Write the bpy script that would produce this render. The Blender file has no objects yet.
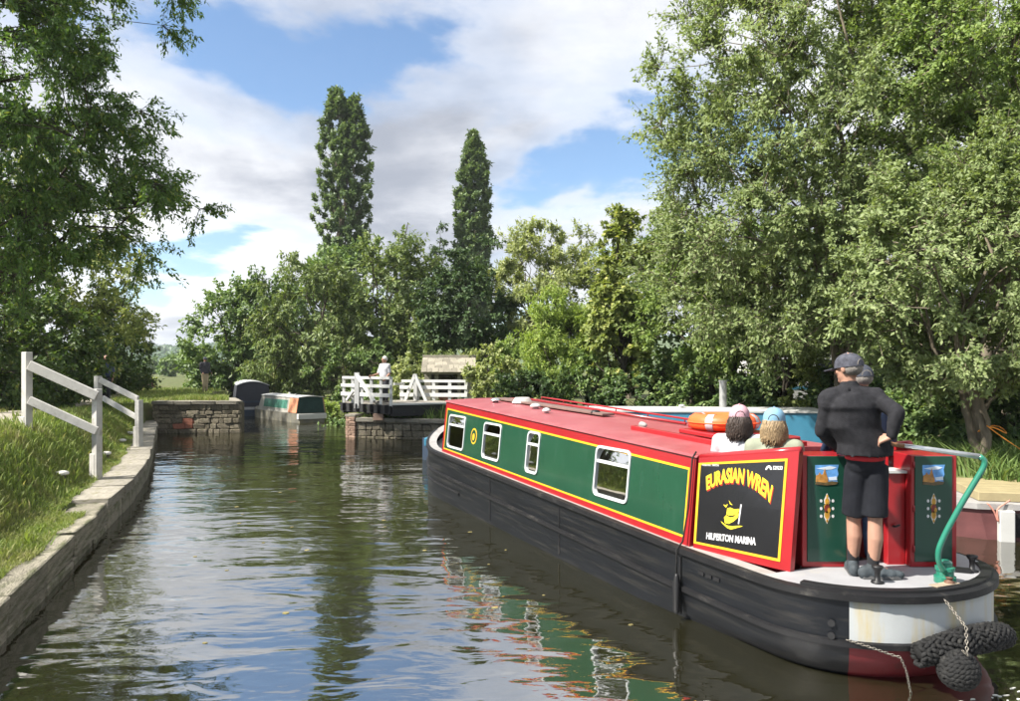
import bpy, bmesh, math, random
import numpy as np
from mathutils import Vector, Matrix, Euler
R = math.radians
scene = bpy.context.scene
COL = scene.collection

# ------------------------------------------------------------------ camera
# level camera 2.25 m above the water looking along +Y; focal length 750 px on a 1020 px wide frame
F, CX, CY, EYE = 750.0, 510.0, 368.0, 2.25
cam = bpy.data.cameras.new('camera')
cam.sensor_width = 36.0
cam.lens = 36.0 * F / 1020.0
cam.shift_y = (CY - 350.5) / 1020.0
cam.clip_start = 0.05
cam.clip_end = 6000
cam_o = bpy.data.objects.new('camera', cam)
cam_o.location = (0, 0, EYE)
cam_o.rotation_euler = (R(90), 0, 0)
COL.objects.link(cam_o)
scene.camera = cam_o

# ------------------------------------------------------------------ world: daylight sky with broken cloud
SUN_EL, SUN_AZ = R(47), R(-112)          # azimuth measured from +Y towards +X: sun to the left, a little behind
to_sun = Vector((math.sin(SUN_AZ) * math.cos(SUN_EL), math.cos(SUN_AZ) * math.cos(SUN_EL), math.sin(SUN_EL)))
world = bpy.data.worlds.new('World'); scene.world = world; world.use_nodes = True
nt = world.node_tree; nt.nodes.clear(); N = nt.nodes.new; L = nt.links.new
w_out = N('ShaderNodeOutputWorld'); w_bg = N('ShaderNodeBackground'); w_bg.inputs['Strength'].default_value = 0.065
sky = N('ShaderNodeTexSky'); sky.sky_type = 'NISHITA'; sky.sun_disc = False
sky.sun_elevation = SUN_EL; sky.sun_rotation = SUN_AZ; sky.air_density = 1.0; sky.dust_density = 0.3; sky.ozone_density = 2.0
tc = N('ShaderNodeTexCoord'); sep = N('ShaderNodeSeparateXYZ'); L(tc.outputs['Generated'], sep.inputs[0])
def wm(op, a, b=None, c=None, clamp=False):
    n = N('ShaderNodeMath'); n.operation = op; n.use_clamp = clamp
    for i, v in enumerate((a, b, c)):
        if v is None: continue
        if isinstance(v, (int, float)): n.inputs[i].default_value = v
        else: L(v, n.inputs[i])
    return n.outputs[0]
zz = wm('ADD', wm('MAXIMUM', sep.outputs[2], 0.0), 0.16)
comb = N('ShaderNodeCombineXYZ'); L(wm('DIVIDE', sep.outputs[0], zz), comb.inputs[0]); L(wm('DIVIDE', sep.outputs[1], zz), comb.inputs[1])
def wnoise(scale, detail, rough, off, dist=0.0):
    mp = N('ShaderNodeMapping'); mp.inputs['Location'].default_value = off; L(comb.outputs[0], mp.inputs[0])
    n = N('ShaderNodeTexNoise'); n.inputs['Scale'].default_value = scale; n.inputs['Detail'].default_value = detail
    n.inputs['Roughness'].default_value = rough; n.inputs['Distortion'].default_value = dist; L(mp.outputs[0], n.inputs[0])
    return n.outputs[0]
def wramp(v, stops):
    r = N('ShaderNodeValToRGB'); L(v, r.inputs[0]); r.color_ramp.interpolation = 'EASE'
    e = r.color_ramp.elements
    while len(e) < len(stops): e.new(0.5)
    for k, (p, c) in enumerate(stops): e[k].position = p; e[k].color = (*c, 1)
    return r.outputs[0]
CL_OFF = (12.05, 9.3, 0.0)
n_big = wnoise(0.85, 10, 0.55, CL_OFF, 0.15)
n_low = wnoise(0.30, 2, 0.5, (CL_OFF[0] + 5, CL_OFF[1] - 3, 2.0))
dens = wm('ADD', wm('MULTIPLY', n_big, 0.75), wm('MULTIPLY', n_low, 0.35))
mask = wramp(dens, [(0.432, (0, 0, 0)), (0.476, (.70, .70, .70)), (0.535, (1, 1, 1))])
n_sh = wnoise(0.9, 8, 0.58, (CL_OFF[0] - 1.3, CL_OFF[1] + 2.2, 4.0), 0.2)
shade = wm('ADD', wm('MULTIPLY', n_sh, 0.55), wm('MULTIPLY', dens, 0.55))
cl = wramp(shade, [(0.46, (7.2, 7.2, 7.25)), (0.56, (5.0, 5.1, 5.35)), (0.70, (2.2, 2.4, 2.85))])
tint = N('ShaderNodeMixRGB'); tint.blend_type = 'MULTIPLY'; tint.inputs[0].default_value = 1.0
L(sky.outputs[0], tint.inputs[1]); tint.inputs[2].default_value = (.86, .95, 1.0, 1)
mix = N('ShaderNodeMixRGB'); L(mask, mix.inputs[0]); L(tint.outputs[0], mix.inputs[1]); L(cl, mix.inputs[2])
L(mix.outputs[0], w_bg.inputs[0]); L(w_bg.outputs[0], w_out.inputs[0])

sun = bpy.data.lights.new('sun', 'SUN'); sun.energy = 3.7; sun.angle = R(1.5); sun.color = (1.0, 0.95, 0.87)
sun_o = bpy.data.objects.new('sun', sun); COL.objects.link(sun_o)
sun_o.rotation_euler = to_sun.to_track_quat('Z', 'Y').to_euler(); sun_o.location = (-30, -10, 40)

vs = scene.view_settings; vs.view_transform = 'Standard'; vs.look = 'None'; vs.exposure = 1.65; vs.gamma = 1.0; vs.use_curve_mapping = False
scene.cycles.use_denoising = True
try: scene.cycles.denoiser = 'OPENIMAGEDENOISE'
except Exception: pass
scene.cycles.max_bounces = 7; scene.cycles.diffuse_bounces = 3; scene.cycles.glossy_bounces = 3
scene.cycles.transmission_bounces = 4; scene.cycles.transparent_max_bounces = 10
scene.cycles.caustics_reflective = False; scene.cycles.caustics_refractive = False
scene.cycles.sample_clamp_indirect = 6.0

# ------------------------------------------------------------------ helpers
def PX(px, py, Y):
    """point at depth Y seen at photo pixel (px, py)"""
    return Vector(((px - CX) / F * Y, Y, EYE - (py - CY) / F * Y))

class MB:
    def __init__(s): s.v = []; s.f = []
    def add(s, vs, fs):
        o = len(s.v); s.v += [tuple(p) for p in vs]; s.f += [tuple(i + o for i in q) for q in fs]; return s
    def box(s, x0, x1, y0, y1, z0, z1, fn=None):
        vs = [(x, y, z) for z in (z0, z1) for y in (y0, y1) for x in (x0, x1)]
        if fn: vs = [fn(*p) for p in vs]
        return s.add(vs, [(0, 2, 3, 1), (4, 5, 7, 6), (0, 1, 5, 4), (2, 6, 7, 3), (0, 4, 6, 2), (1, 3, 7, 5)])
    def beam(s, a, b, w, h, up=(0, 0, 1)):
        a = Vector(a); b = Vector(b); d = (b - a).normalized(); up = Vector(up)
        if abs(d.dot(up)) > .97: up = Vector((1, 0, 0))
        x = d.cross(up).normalized() * (w / 2); z = x.cross(d).normalized() * (h / 2)
        vs = [p + sx * x + sz * z for p in (a, b) for sx, sz in ((-1, -1), (1, -1), (1, 1), (-1, 1))]
        return s.add(vs, [(0, 1, 2, 3), (7, 6, 5, 4), (0, 4, 5, 1), (1, 5, 6, 2), (2, 6, 7, 3), (3, 7, 4, 0)])
    def tube(s, pts, rad, seg=8, cap=True, flat=1.0):
        pts = [Vector(p) for p in pts]; n = len(pts)
        if isinstance(rad, (int, float)): rad = [rad] * n
        vs = []; u = None
        for i, p in enumerate(pts):
            d = (pts[min(i + 1, n - 1)] - pts[max(i - 1, 0)])
            d = d.normalized() if d.length > 1e-9 else Vector((0, 0, 1))
            if u is None:
                u = d.cross(Vector((0, 0, 1)) if abs(d.z) < .9 else Vector((1, 0, 0))).normalized()
            else:
                u = (u - d * u.dot(d)); u = u.normalized() if u.length > 1e-6 else d.orthogonal().normalized()
            w = d.cross(u)
            for k in range(seg):
                t = 2 * math.pi * k / seg
                vs.append(p + u * (math.cos(t) * rad[i]) + w * (math.sin(t) * rad[i] * flat))
        fs = []
        for i in range(n - 1):
            for k in range(seg):
                k2 = (k + 1) % seg
                fs.append((i * seg + k, i * seg + k2, (i + 1) * seg + k2, (i + 1) * seg + k))
        if cap:
            fs.append(tuple(reversed(range(seg)))); fs.append(tuple((n - 1) * seg + k for k in range(seg)))
        return s.add(vs, fs)
    def lathe(s, c, prof, seg=16, axis=None):
        """prof = [(radius, height)...] about z through c"""
        c = Vector(c); q = Vector((0, 0, 1)).rotation_difference(Vector(axis)) if axis else None
        vs = []
        for r, h in prof:
            for k in range(seg):
                t = 2 * math.pi * k / seg; p = Vector((r * math.cos(t), r * math.sin(t), h))
                vs.append(c + (q @ p if q else p))
        fs = []
        for i in range(len(prof) - 1):
            for k in range(seg):
                k2 = (k + 1) % seg
                fs.append((i * seg + k, i * seg + k2, (i + 1) * seg + k2, (i + 1) * seg + k))
        fs.append(tuple(reversed(range(seg)))); fs.append(tuple((len(prof) - 1) * seg + k for k in range(seg)))
        return s.add(vs, fs)
    def ball(s, c, r, seg=12, rings=8, rot=None):
        if isinstance(r, (int, float)): r = (r, r, r)
        c = Vector(c); vs = [(0, 0, 1)]
        for i in range(1, rings):
            t = math.pi * i / rings
            for k in range(seg):
                a = 2 * math.pi * k / seg; vs.append((math.sin(t) * math.cos(a), math.sin(t) * math.sin(a), math.cos(t)))
        vs.append((0, 0, -1)); fs = []
        for k in range(seg): fs.append((0, 1 + k, 1 + (k + 1) % seg))
        for i in range(rings - 2):
            for k in range(seg):
                a = 1 + i * seg + k; b = 1 + i * seg + (k + 1) % seg
                fs.append((a, a + seg, b + seg, b))
        last = len(vs) - 1; o = 1 + (rings - 2) * seg
        for k in range(seg): fs.append((last, o + (k + 1) % seg, o + k))
        out = []
        for p in vs:
            p = Vector((p[0] * r[0], p[1] * r[1], p[2] * r[2]))
            if rot: p = rot @ p
            out.append(c + p)
        return s.add(out, fs)
    def cone(s, a, b, ra, rb, seg=12):
        return s.tube([a, b], [ra, rb], seg)
    def chain(s, pts, rad, seg=12):
        """rounded limb: balls at joints, frusta between (closed shells, for voxel union)"""
        for p, r in zip(pts, rad): s.ball(p, r, seg, 8)
        for i in range(len(pts) - 1): s.cone(pts[i], pts[i + 1], rad[i], rad[i + 1], seg)
        return s
    def prism(s, poly, fn, h0, h1):
        """poly [(u,v)] extruded from h0 to h1; fn(u,v,h)->xyz"""
        n = len(poly); vs = [fn(u, v, h0) for u, v in poly] + [fn(u, v, h1) for u, v in poly]
        fs = [tuple(reversed(range(n))), tuple(range(n, 2 * n))] + [(i, (i + 1) % n, n + (i + 1) % n, n + i) for i in range(n)]
        return s.add(vs, fs)
    def mesh(s, name):
        me = bpy.data.meshes.new(name); me.from_pydata(s.v, [], s.f); me.update(); return me
    def build(s, name, m, parent=None, smooth=False, bevel=0.0, fix=True):
        me = s.mesh(name)
        if fix or bevel:
            bm = bmesh.new(); bm.from_mesh(me)
            bmesh.ops.delete(bm, geom=[v for v in bm.verts if not v.link_faces], context='VERTS')
            bmesh.ops.recalc_face_normals(bm, faces=bm.faces)
            if bevel:
                bmesh.ops.bevel(bm, geom=[e for e in bm.edges if e.is_manifold and e.calc_face_angle(0) > .5], offset=bevel, segments=1, affect='EDGES', clamp_overlap=True)
            bm.to_mesh(me); bm.free()
        return link(name, me, m, parent, smooth)

def link(name, me, m, parent=None, smooth=False):
    if m is not None and not me.materials: me.materials.append(m)
    if smooth: me.polygons.foreach_set('use_smooth', [True] * len(me.polygons))
    o = bpy.data.objects.new(name, me); COL.objects.link(o)
    if parent is not None: o.parent = parent
    return o
def smooth_by_angle(o, ang=40):
    me = o.data; me.polygons.foreach_set('use_smooth', [True] * len(me.polygons))
    bm = bmesh.new(); bm.from_mesh(me)
    for e in bm.edges:
        if not e.is_manifold or e.calc_face_angle(0) > R(ang): e.smooth = False
    bm.to_mesh(me); bm.free(); return o
def thing(name, label, cat, loc=(0, 0, 0), rz=0.0, group=None):
    o = bpy.data.objects.new(name, None); o.empty_display_size = .2; COL.objects.link(o)
    o.location = loc; o.rotation_euler = (0, 0, rz)
    return tag(o, label, cat, group)
def tag(o, label, cat, group=None, kind=None):
    o['label'] = label; o['category'] = cat
    if group: o['group'] = group
    if kind: o['kind'] = kind
    return o
def struct(o): o['kind'] = 'structure'; return o
def fast_mesh(name, verts, faces_flat, fsize):
    """numpy arrays -> mesh; all faces have fsize corners"""
    me = bpy.data.meshes.new(name); nf = len(faces_flat) // fsize
    me.vertices.add(len(verts)); me.vertices.foreach_set('co', np.asarray(verts, np.float32).ravel())
    me.loops.add(len(faces_flat)); me.loops.foreach_set('vertex_index', np.asarray(faces_flat, np.int32))
    me.polygons.add(nf); me.polygons.foreach_set('loop_start', np.arange(0, nf * fsize, fsize, dtype=np.int32))
    try: me.polygons.foreach_set('loop_total', np.full(nf, fsize, np.int32))
    except Exception: pass
    me.update(calc_edges=True); return me

# ------------------------------------------------------------------ materials
def M(name, col, rough=.5, var=.12, scale=6.0, bump=0.0, bscale=30.0, spec=.5, metal=0.0, stretch=(1, 1, 1),
      rnd=0.0, col2=None, thr=(.45, .6), scale2=3.0, stretch2=(1, 1, 1), coat=0.0, det=6, bdist=.01, sub=0.0):
    m = bpy.data.materials.new(name); m.use_nodes = True; t = m.node_tree; n = t.nodes; l = t.links
    b = n['Principled BSDF']; b.inputs['Roughness'].default_value = rough; b.inputs['Metallic'].default_value = metal
    b.inputs['Specular IOR Level'].default_value = spec
    if coat: b.inputs['Coat Weight'].default_value = coat; b.inputs['Coat Roughness'].default_value = .08
    tcn = n.new('ShaderNodeTexCoord'); mp = n.new('ShaderNodeMapping'); mp.inputs['Scale'].default_value = stretch
    l.new(tcn.outputs['Object'], mp.inputs[0])
    no = n.new('ShaderNodeTexNoise'); no.inputs['Scale'].default_value = scale; no.inputs['Detail'].default_value = det; no.inputs['Roughness'].default_value = .6
    l.new(mp.outputs[0], no.inputs[0])
    cr = n.new('ShaderNodeValToRGB'); l.new(no.outputs[0], cr.inputs[0])
    cr.color_ramp.elements[0].position = .3; cr.color_ramp.elements[1].position = .7
    cr.color_ramp.elements[0].color = (*[c * (1 - var) for c in col], 1); cr.color_ramp.elements[1].color = (*[min(1, c * (1 + var)) for c in col], 1)
    out = cr.outputs[0]
    if col2 is not None:
        mp2 = n.new('ShaderNodeMapping'); mp2.inputs['Scale'].default_value = stretch2; mp2.inputs['Location'].default_value = (3.3, 1.7, .4)
        l.new(tcn.outputs['Object'], mp2.inputs[0])
        n2 = n.new('ShaderNodeTexNoise'); n2.inputs['Scale'].default_value = scale2; n2.inputs['Detail'].default_value = 8; n2.inputs['Roughness'].default_value = .65
        l.new(mp2.outputs[0], n2.inputs[0])
        r2 = n.new('ShaderNodeValToRGB'); l.new(n2.outputs[0], r2.inputs[0])
        r2.color_ramp.elements[0].position = thr[0]; r2.color_ramp.elements[1].position = thr[1]
        mx = n.new('ShaderNodeMixRGB'); l.new(r2.outputs[0], mx.inputs[0]); l.new(out, mx.inputs[1]); mx.inputs[2].default_value = (*col2, 1)
        out = mx.outputs[0]
    if rnd:
        oi = n.new('ShaderNodeObjectInfo'); hs = n.new('ShaderNodeHueSaturation')
        mr = n.new('ShaderNodeMapRange'); mr.inputs[3].default_value = 1 - rnd; mr.inputs[4].default_value = 1 + rnd
        l.new(oi.outputs['Random'], mr.inputs[0]); l.new(mr.outputs[0], hs.inputs['Value']); l.new(out, hs.inputs['Color']); out = hs.outputs[0]
    l.new(out, b.inputs['Base Color'])
    if bump:
        nb = n.new('ShaderNodeTexNoise'); nb.inputs['Scale'].default_value = bscale; nb.inputs['Detail'].default_value = 6
        l.new(mp.outputs[0], nb.inputs[0])
        bp = n.new('ShaderNodeBump'); bp.inputs['Strength'].default_value = bump; bp.inputs['Distance'].default_value = bdist
        l.new(nb.outputs[0], bp.inputs['Height']); l.new(bp.outputs[0], b.inputs['Normal'])
    return m

LEAF_GAIN = 1.6
def leaf_mat(name, c0, c1, c2=None, trans=.35, rough=.5, spec=.35):
    """foliage: each leaf takes its own tint between c0 and c1, a few c2"""
    m = bpy.data.materials.new(name); m.use_nodes = True; t = m.node_tree; n = t.nodes; l = t.links
    b = n['Principled BSDF']; b.inputs['Roughness'].default_value = rough; b.inputs['Specular IOR Level'].default_value = spec
    g = n.new('ShaderNodeNewGeometry'); cr = n.new('ShaderNodeValToRGB'); l.new(g.outputs['Random Per Island'], cr.inputs[0])
    k_ = LEAF_GAIN; c0, c1 = [v * k_ for v in c0], [v * k_ for v in c1]; c2 = [v * k_ for v in c2] if c2 else None
    e = cr.color_ramp.elements; e[0].color = (*c0, 1); e[1].color = (*c1, 1)
    if c2: e[1].position = .9; x = e.new(1.0); x.color = (*c2, 1)
    l.new(cr.outputs[0], b.inputs['Base Color'])
    tr = n.new('ShaderNodeBsdfTranslucent'); mu = n.new('ShaderNodeMixRGB'); mu.blend_type = 'MULTIPLY'; mu.inputs[0].default_value = 1
    l.new(cr.outputs[0], mu.inputs[1]); mu.inputs[2].default_value = (1.2, 1.25, .6, 1); l.new(mu.outputs[0], tr.inputs[0])
    ms = n.new('ShaderNodeMixShader'); ms.inputs[0].default_value = trans
    l.new(b.outputs[0], ms.inputs[1]); l.new(tr.outputs[0], ms.inputs[2]); l.new(ms.outputs[0], n['Material Output'].inputs[0])
    return m

def glass_mat(name, tint=(.55, .62, .6), base=.04):
    m = bpy.data.materials.new(name); m.use_nodes = True; t = m.node_tree; n = t.nodes; l = t.links
    n.remove(n['Principled BSDF']); tr = n.new('ShaderNodeBsdfTransparent'); tr.inputs[0].default_value = (*tint, 1)
    gl = n.new('ShaderNodeBsdfGlossy'); gl.inputs['Roughness'].default_value = .02
    fr = n.new('ShaderNodeFresnel'); fr.inputs[0].default_value = 1.5
    ad = n.new('ShaderNodeMath'); ad.operation = 'ADD'; l.new(fr.outputs[0], ad.inputs[0]); ad.inputs[1].default_value = base; ad.use_clamp = True
    ms = n.new('ShaderNodeMixShader'); l.new(ad.outputs[0], ms.inputs[0]); l.new(tr.outputs[0], ms.inputs[1]); l.new(gl.outputs[0], ms.inputs[2])
    l.new(ms.outputs[0], n['Material Output'].inputs[0]); return m
# ------------------------------------------------------------------ the canal and its banks
LEFT = [(-1.2, -12), (-2.2, 0), (-4.14, 6.09), (-5.64, 10.5), (-6.26, 12.4), (-7.36, 15.2), (-8.6, 18.0), (-10.3, 21.7), (-11.4, 24.2), (-12.3, 26.0)]
FAR_L = [(-9.35, 26.0), (-11.0, 29.8), (-13.3, 34.0), (-15.0, 41.0), (-30, 50), (-60, 58)]
RIGHT = [(-60, 66), (-28, 57), (-14, 46), (-9.6, 38), (-6.6, 31), (-5.4, 24.5), (-2.2, 23.4), (0.0, 21.6), (5.0, 19.9), (7.3, 17.8), (6.9, 11.9), (6.55, 10.9), (9, 9.6), (14, 7.5), (15, -12)]
POLY = np.array(LEFT + FAR_L + RIGHT, float)
def canal_dist(x, y):
    """signed distance to the canal outline (negative inside) and index of the nearest edge"""
    x = np.asarray(x, float); y = np.asarray(y, float)
    best = np.full(x.shape, 1e9); idx = np.zeros(x.shape, int); inside = np.zeros(x.shape, bool)
    n = len(POLY)
    for i in range(n):
        a = POLY[i]; b = POLY[(i + 1) % n]; d = b - a
        t = np.clip(((x - a[0]) * d[0] + (y - a[1]) * d[1]) / (d @ d), 0, 1)
        q = np.hypot(x - a[0] - t * d[0], y - a[1] - t * d[1])
        m = q < best; best[m] = q[m]; idx[m] = i
        cross = ((a[1] > y) != (b[1] > y)) & (x < (b[0] - a[0]) * (y - a[1]) / (b[1] - a[1] + 1e-12) + a[0])
        inside ^= cross
    return np.where(inside, -best, best), idx
def sstep(a, b, v):
    t = np.clip((v - a) / (b - a), 0, 1); return t * t * (3 - 2 * t)
def vnoise(x, y, s, seed=0):
    """cheap smooth pseudo-noise -1..1"""
    r = np.random.RandomState(seed); o = 0
    for k in range(5):
        a = r.uniform(0, 6.28); f = s * (1.0 + .55 * k); p = r.uniform(0, 6.28, 2)
        o = o + np.sin((x * math.cos(a) + y * math.sin(a)) * f + p[0]) * np.cos((y * math.cos(a) - x * math.sin(a)) * f * .8 + p[1]) / (1 + .5 * k)
    return o / 2.2
def height(x, y):
    x = np.asarray(x, float); y = np.asarray(y, float)
    d, idx = canal_dist(x, y)
    nl = len(LEFT)
    is_left = idx < nl - 1
    is_abut = (idx >= nl - 1) & (idx < nl + len(FAR_L) - 1)
    top = 1.30 - .34 * sstep(13, 24, y)
    hl = .40 + (top - .40) * sstep(.42, 1.65, d) + .05 * vnoise(x, y, 1.3, 3) * sstep(.5, 1.2, d)
    ha = 1.03 + .05 * vnoise(x, y, 1.2, 5)
    hl = np.where((y > 24.0), hl + (ha - hl) * sstep(24.0, 26.0, y), hl)
    hr = .48 + .25 * sstep(.3, 3, d) + .08 * vnoise(x, y, 1.0, 7)
    nr = nl + len(FAR_L) + 4
    hr = np.where((np.abs(x + 3.0) < 4.0) & (y > 22) & (y < 34), np.maximum(hr, .55), hr)
    h = np.where(is_left, hl, np.where(is_abut, ha, hr))
    return np.where(d < .33, -0.9, h)
def H(x, y): return float(height(np.array([x]), np.array([y]))[0])

def axis(lo, hi, step, far, grow=1.22):
    a = list(np.arange(lo, hi + 1e-6, step)); s = step; v = hi
    while v < far: s *= grow; v += s; a.append(v)
    s = step; v = lo; pre = []
    while v > -far: s *= grow; v -= s; pre.append(v)
    return np.array(pre[::-1] + a)
gx = axis(-22, 13, .22, 2600); gy = axis(1, 33, .22, 2600)
XX, YY = np.meshgrid(gx, gy); ZZ = height(XX, YY)
ZZ = np.where(np.hypot(XX, YY) > 90, ZZ + .0, ZZ)
nx, ny = len(gx), len(gy)
ii = (np.arange(ny - 1)[:, None] * nx + np.arange(nx - 1)[None, :]).ravel()
quads = np.stack([ii, ii + 1, ii + nx + 1, ii + nx], 1).ravel()
g_me = fast_mesh('ground', np.stack([XX.ravel(), YY.ravel(), ZZ.ravel()], 1), quads, 4)
m_ground = M('meadow soil and grass', (.085, .105, .035), .95, .35, 1.6, .6, 14, .2, col2=(.12, .10, .06), thr=(.5, .68), scale2=.8, bdist=.04)
ground = struct(link('ground', g_me, m_ground, smooth=True))

# towpath: a strip of pale gravel laid on the bank
def offset_line(pts, off, n=90):
    p = np.array(pts, float); seg = np.r_[0, np.cumsum(np.hypot(*np.diff(p, axis=0).T))]
    t = np.linspace(0, seg[-1], n); q = np.stack([np.interp(t, seg, p[:, 0]), np.interp(t, seg, p[:, 1])], 1)
    for _ in range(6): q[1:-1] = (q[:-2] + q[1:-1] * 2 + q[2:]) / 4
    d = np.gradient(q, axis=0); d /= np.hypot(*d.T)[:, None]; nrm = np.stack([-d[:, 1], d[:, 0]], 1)
    return q + nrm * off, nrm
PATH = [(-5.2, -4), (-6.3, 4), (-7.9, 9.2), (-8.7, 11.9), (-10.0, 14.6), (-12.9, 20.6), (-16.3, 29), (-20.5, 40), (-28, 58)]
pq, pn = offset_line(PATH, 0, 160)
pv = []; cols = 7
rng = np.random.RandomState(4)
wob = vnoise(pq[:, 0], pq[:, 1], .9, 9) * .12
for k in range(cols):
    o = (k / (cols - 1) - .5) * 1.7
    q = pq + pn * (o + (wob * (1 if k in (0, cols - 1) else 0)))[:, None]
    z = np.maximum(height(q[:, 0], q[:, 1]), height(q[:, 0] + .11, q[:, 1] + .11)) + .022 + .02 * (1 - (2 * k / (cols - 1) - 1) ** 2)
    pv.append(np.stack([q[:, 0], q[:, 1], z], 1))
pv = np.stack(pv, 1).reshape(-1, 3)
ii = (np.arange(len(pq) - 1)[:, None] * cols + np.arange(cols - 1)[None, :]).ravel()
pf = np.stack([ii, ii + 1, ii + cols + 1, ii + cols], 1).ravel()
m_path = M('pale gravel', (.30, .27, .22), .95, .22, 9, .5, 60, .2, col2=(.13, .12, .07), thr=(.56, .7), scale2=1.4)
struct(link('path', fast_mesh('path', pv, pf, 4), m_path, smooth=True))

# water: murky, rippled, reflecting
def water_mat():
    m = bpy.data.materials.new('murky canal water'); m.use_nodes = True; n = m.node_tree.nodes; l = m.node_tree.links
    b = n['Principled BSDF']; b.inputs['Roughness'].default_value = .035; b.inputs['IOR'].default_value = 3.0
    b.inputs['Specular IOR Level'].default_value = 1.0
    tcn = n.new('ShaderNodeTexCoord')
    def noise(scale, stretch, det, dist=0.0, rot=0.0):
        mp = n.new('ShaderNodeMapping'); mp.inputs['Scale'].default_value = stretch; mp.inputs['Rotation'].default_value = (0, 0, rot); l.new(tcn.outputs['Object'], mp.inputs[0])
        t = n.new('ShaderNodeTexNoise'); t.inputs['Scale'].default_value = scale; t.inputs['Detail'].default_value = det; t.inputs['Distortion'].default_value = dist; t.inputs['Roughness'].default_value = .5
        l.new(mp.outputs[0], t.inputs[0]); return t.outputs[0]
    def math_(op, a, c):
        t = n.new('ShaderNodeMath'); t.operation = op
        for i, v in enumerate((a, c)):
            if isinstance(v, (int, float)): t.inputs[i].default_value = v
            else: l.new(v, t.inputs[i])
        return t.outputs[0]
    h = math_('MULTIPLY', noise(.62, (.8, 1.3, 1), 2, .6, .25), W_AMP[0])
    h = math_('ADD', h, math_('MULTIPLY', noise(2.3, (.62, 1.35, 1), 2, .5, -.15), W_AMP[1]))
    patch = n.new('ShaderNodeValToRGB'); l.new(noise(.35, (1, .8, 1), 3), patch.inputs[0]); patch.color_ramp.elements[0].position = .36; patch.color_ramp.elements[1].position = .62
    patch.color_ramp.elements[0].color = (.25, .25, .25, 1)
    h = math_('ADD', h, math_('MULTIPLY', math_('MULTIPLY', noise(7.5, (.6, 1.3, 1), 3, .3, .1), W_AMP[2]), patch.outputs[0]))
    bp = n.new('ShaderNodeBump'); bp.inputs['Strength'].default_value = 1.0; bp.inputs['Distance'].default_value = 1.0
    l.new(h, bp.inputs['Height']); l.new(bp.outputs[0], b.inputs['Normal'])
    cr = n.new('ShaderNodeValToRGB'); l.new(noise(.25, (1, 1, 1), 4), cr.inputs[0])
    cr.color_ramp.elements[0].color = (.014, .014, .006, 1); cr.color_ramp.elements[1].color = (.022, .020, .009, 1)
    l.new(cr.outputs[0], b.inputs['Base Color']); return m
W_AMP = (.038, .0125, .0028)
m_water = water_mat()
wv = [(-70, -12, 0), (18, -12, 0), (18, 70, 0), (-70, 70, 0)]
struct(link('water', MB().add(wv, [(0, 1, 2, 3)]).mesh('water'), m_water))

# ------------------------------------------------------------------ stones
def stone_variants(n, jit, bev, seed):
    out = []; rr = random.Random(seed)
    for k in range(n):
        bm = bmesh.new(); bmesh.ops.create_cube(bm, size=1.0)
        for v in bm.verts: v.co += Vector([rr.uniform(-jit, jit) for _ in range(3)])
        bmesh.ops.bevel(bm, geom=list(bm.edges), offset=bev, segments=1, affect='EDGES')
        me = bpy.data.meshes.new('stone'); bm.to_mesh(me); bm.free(); out.append(me)
    return out
m_cope = M('weathered limestone coping', (.25, .23, .19), .9, .25, 7, .7, 28, .25, rnd=.16, col2=(.17, .16, .10), thr=(.52, .68), scale2=5, bdist=.02)
m_face = M('damp limestone wall face', (.235, .215, .165), .85, .28, 6, .8, 24, .3, rnd=.16, col2=(.10, .105, .055), thr=(.46, .62), scale2=2.5, stretch2=(1, 1, 2.2), bdist=.025)
m_rubble = M('grey brown rubble stone', (.25, .215, .16), .92, .3, 9, .8, 26, .2, rnd=.32, col2=(.12, .12, .07), thr=(.5, .66), scale2=4, bdist=.03)
m_mortar = M('dark wall joints', (.11, .10, .075), .95, .3, 12, .5, 40, .1)
COPE = stone_variants(6, .03, .035, 1); RUB = stone_variants(8, .09, .10, 2)
def stone(name, me, c, size, rz, parent, m, tilt=(0, 0)):
    me2 = me
    if not me.materials: me.materials.append(m)
    o = bpy.data.objects.new(name, me2); COL.objects.link(o); o.parent = parent
    o.location = c; o.rotation_euler = (tilt[0], tilt[1], rz); o.scale = size
    return o
def with_mat(variants, m):
    out = []
    for me in variants:
        q = me.copy(); q.materials.clear(); q.materials.append(m); out.append(q)
    return out
COPE_TOP = with_mat(COPE, m_cope); COPE_FACE = with_mat(COPE, m_face); RUB_W = with_mat(RUB, m_rubble)

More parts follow.
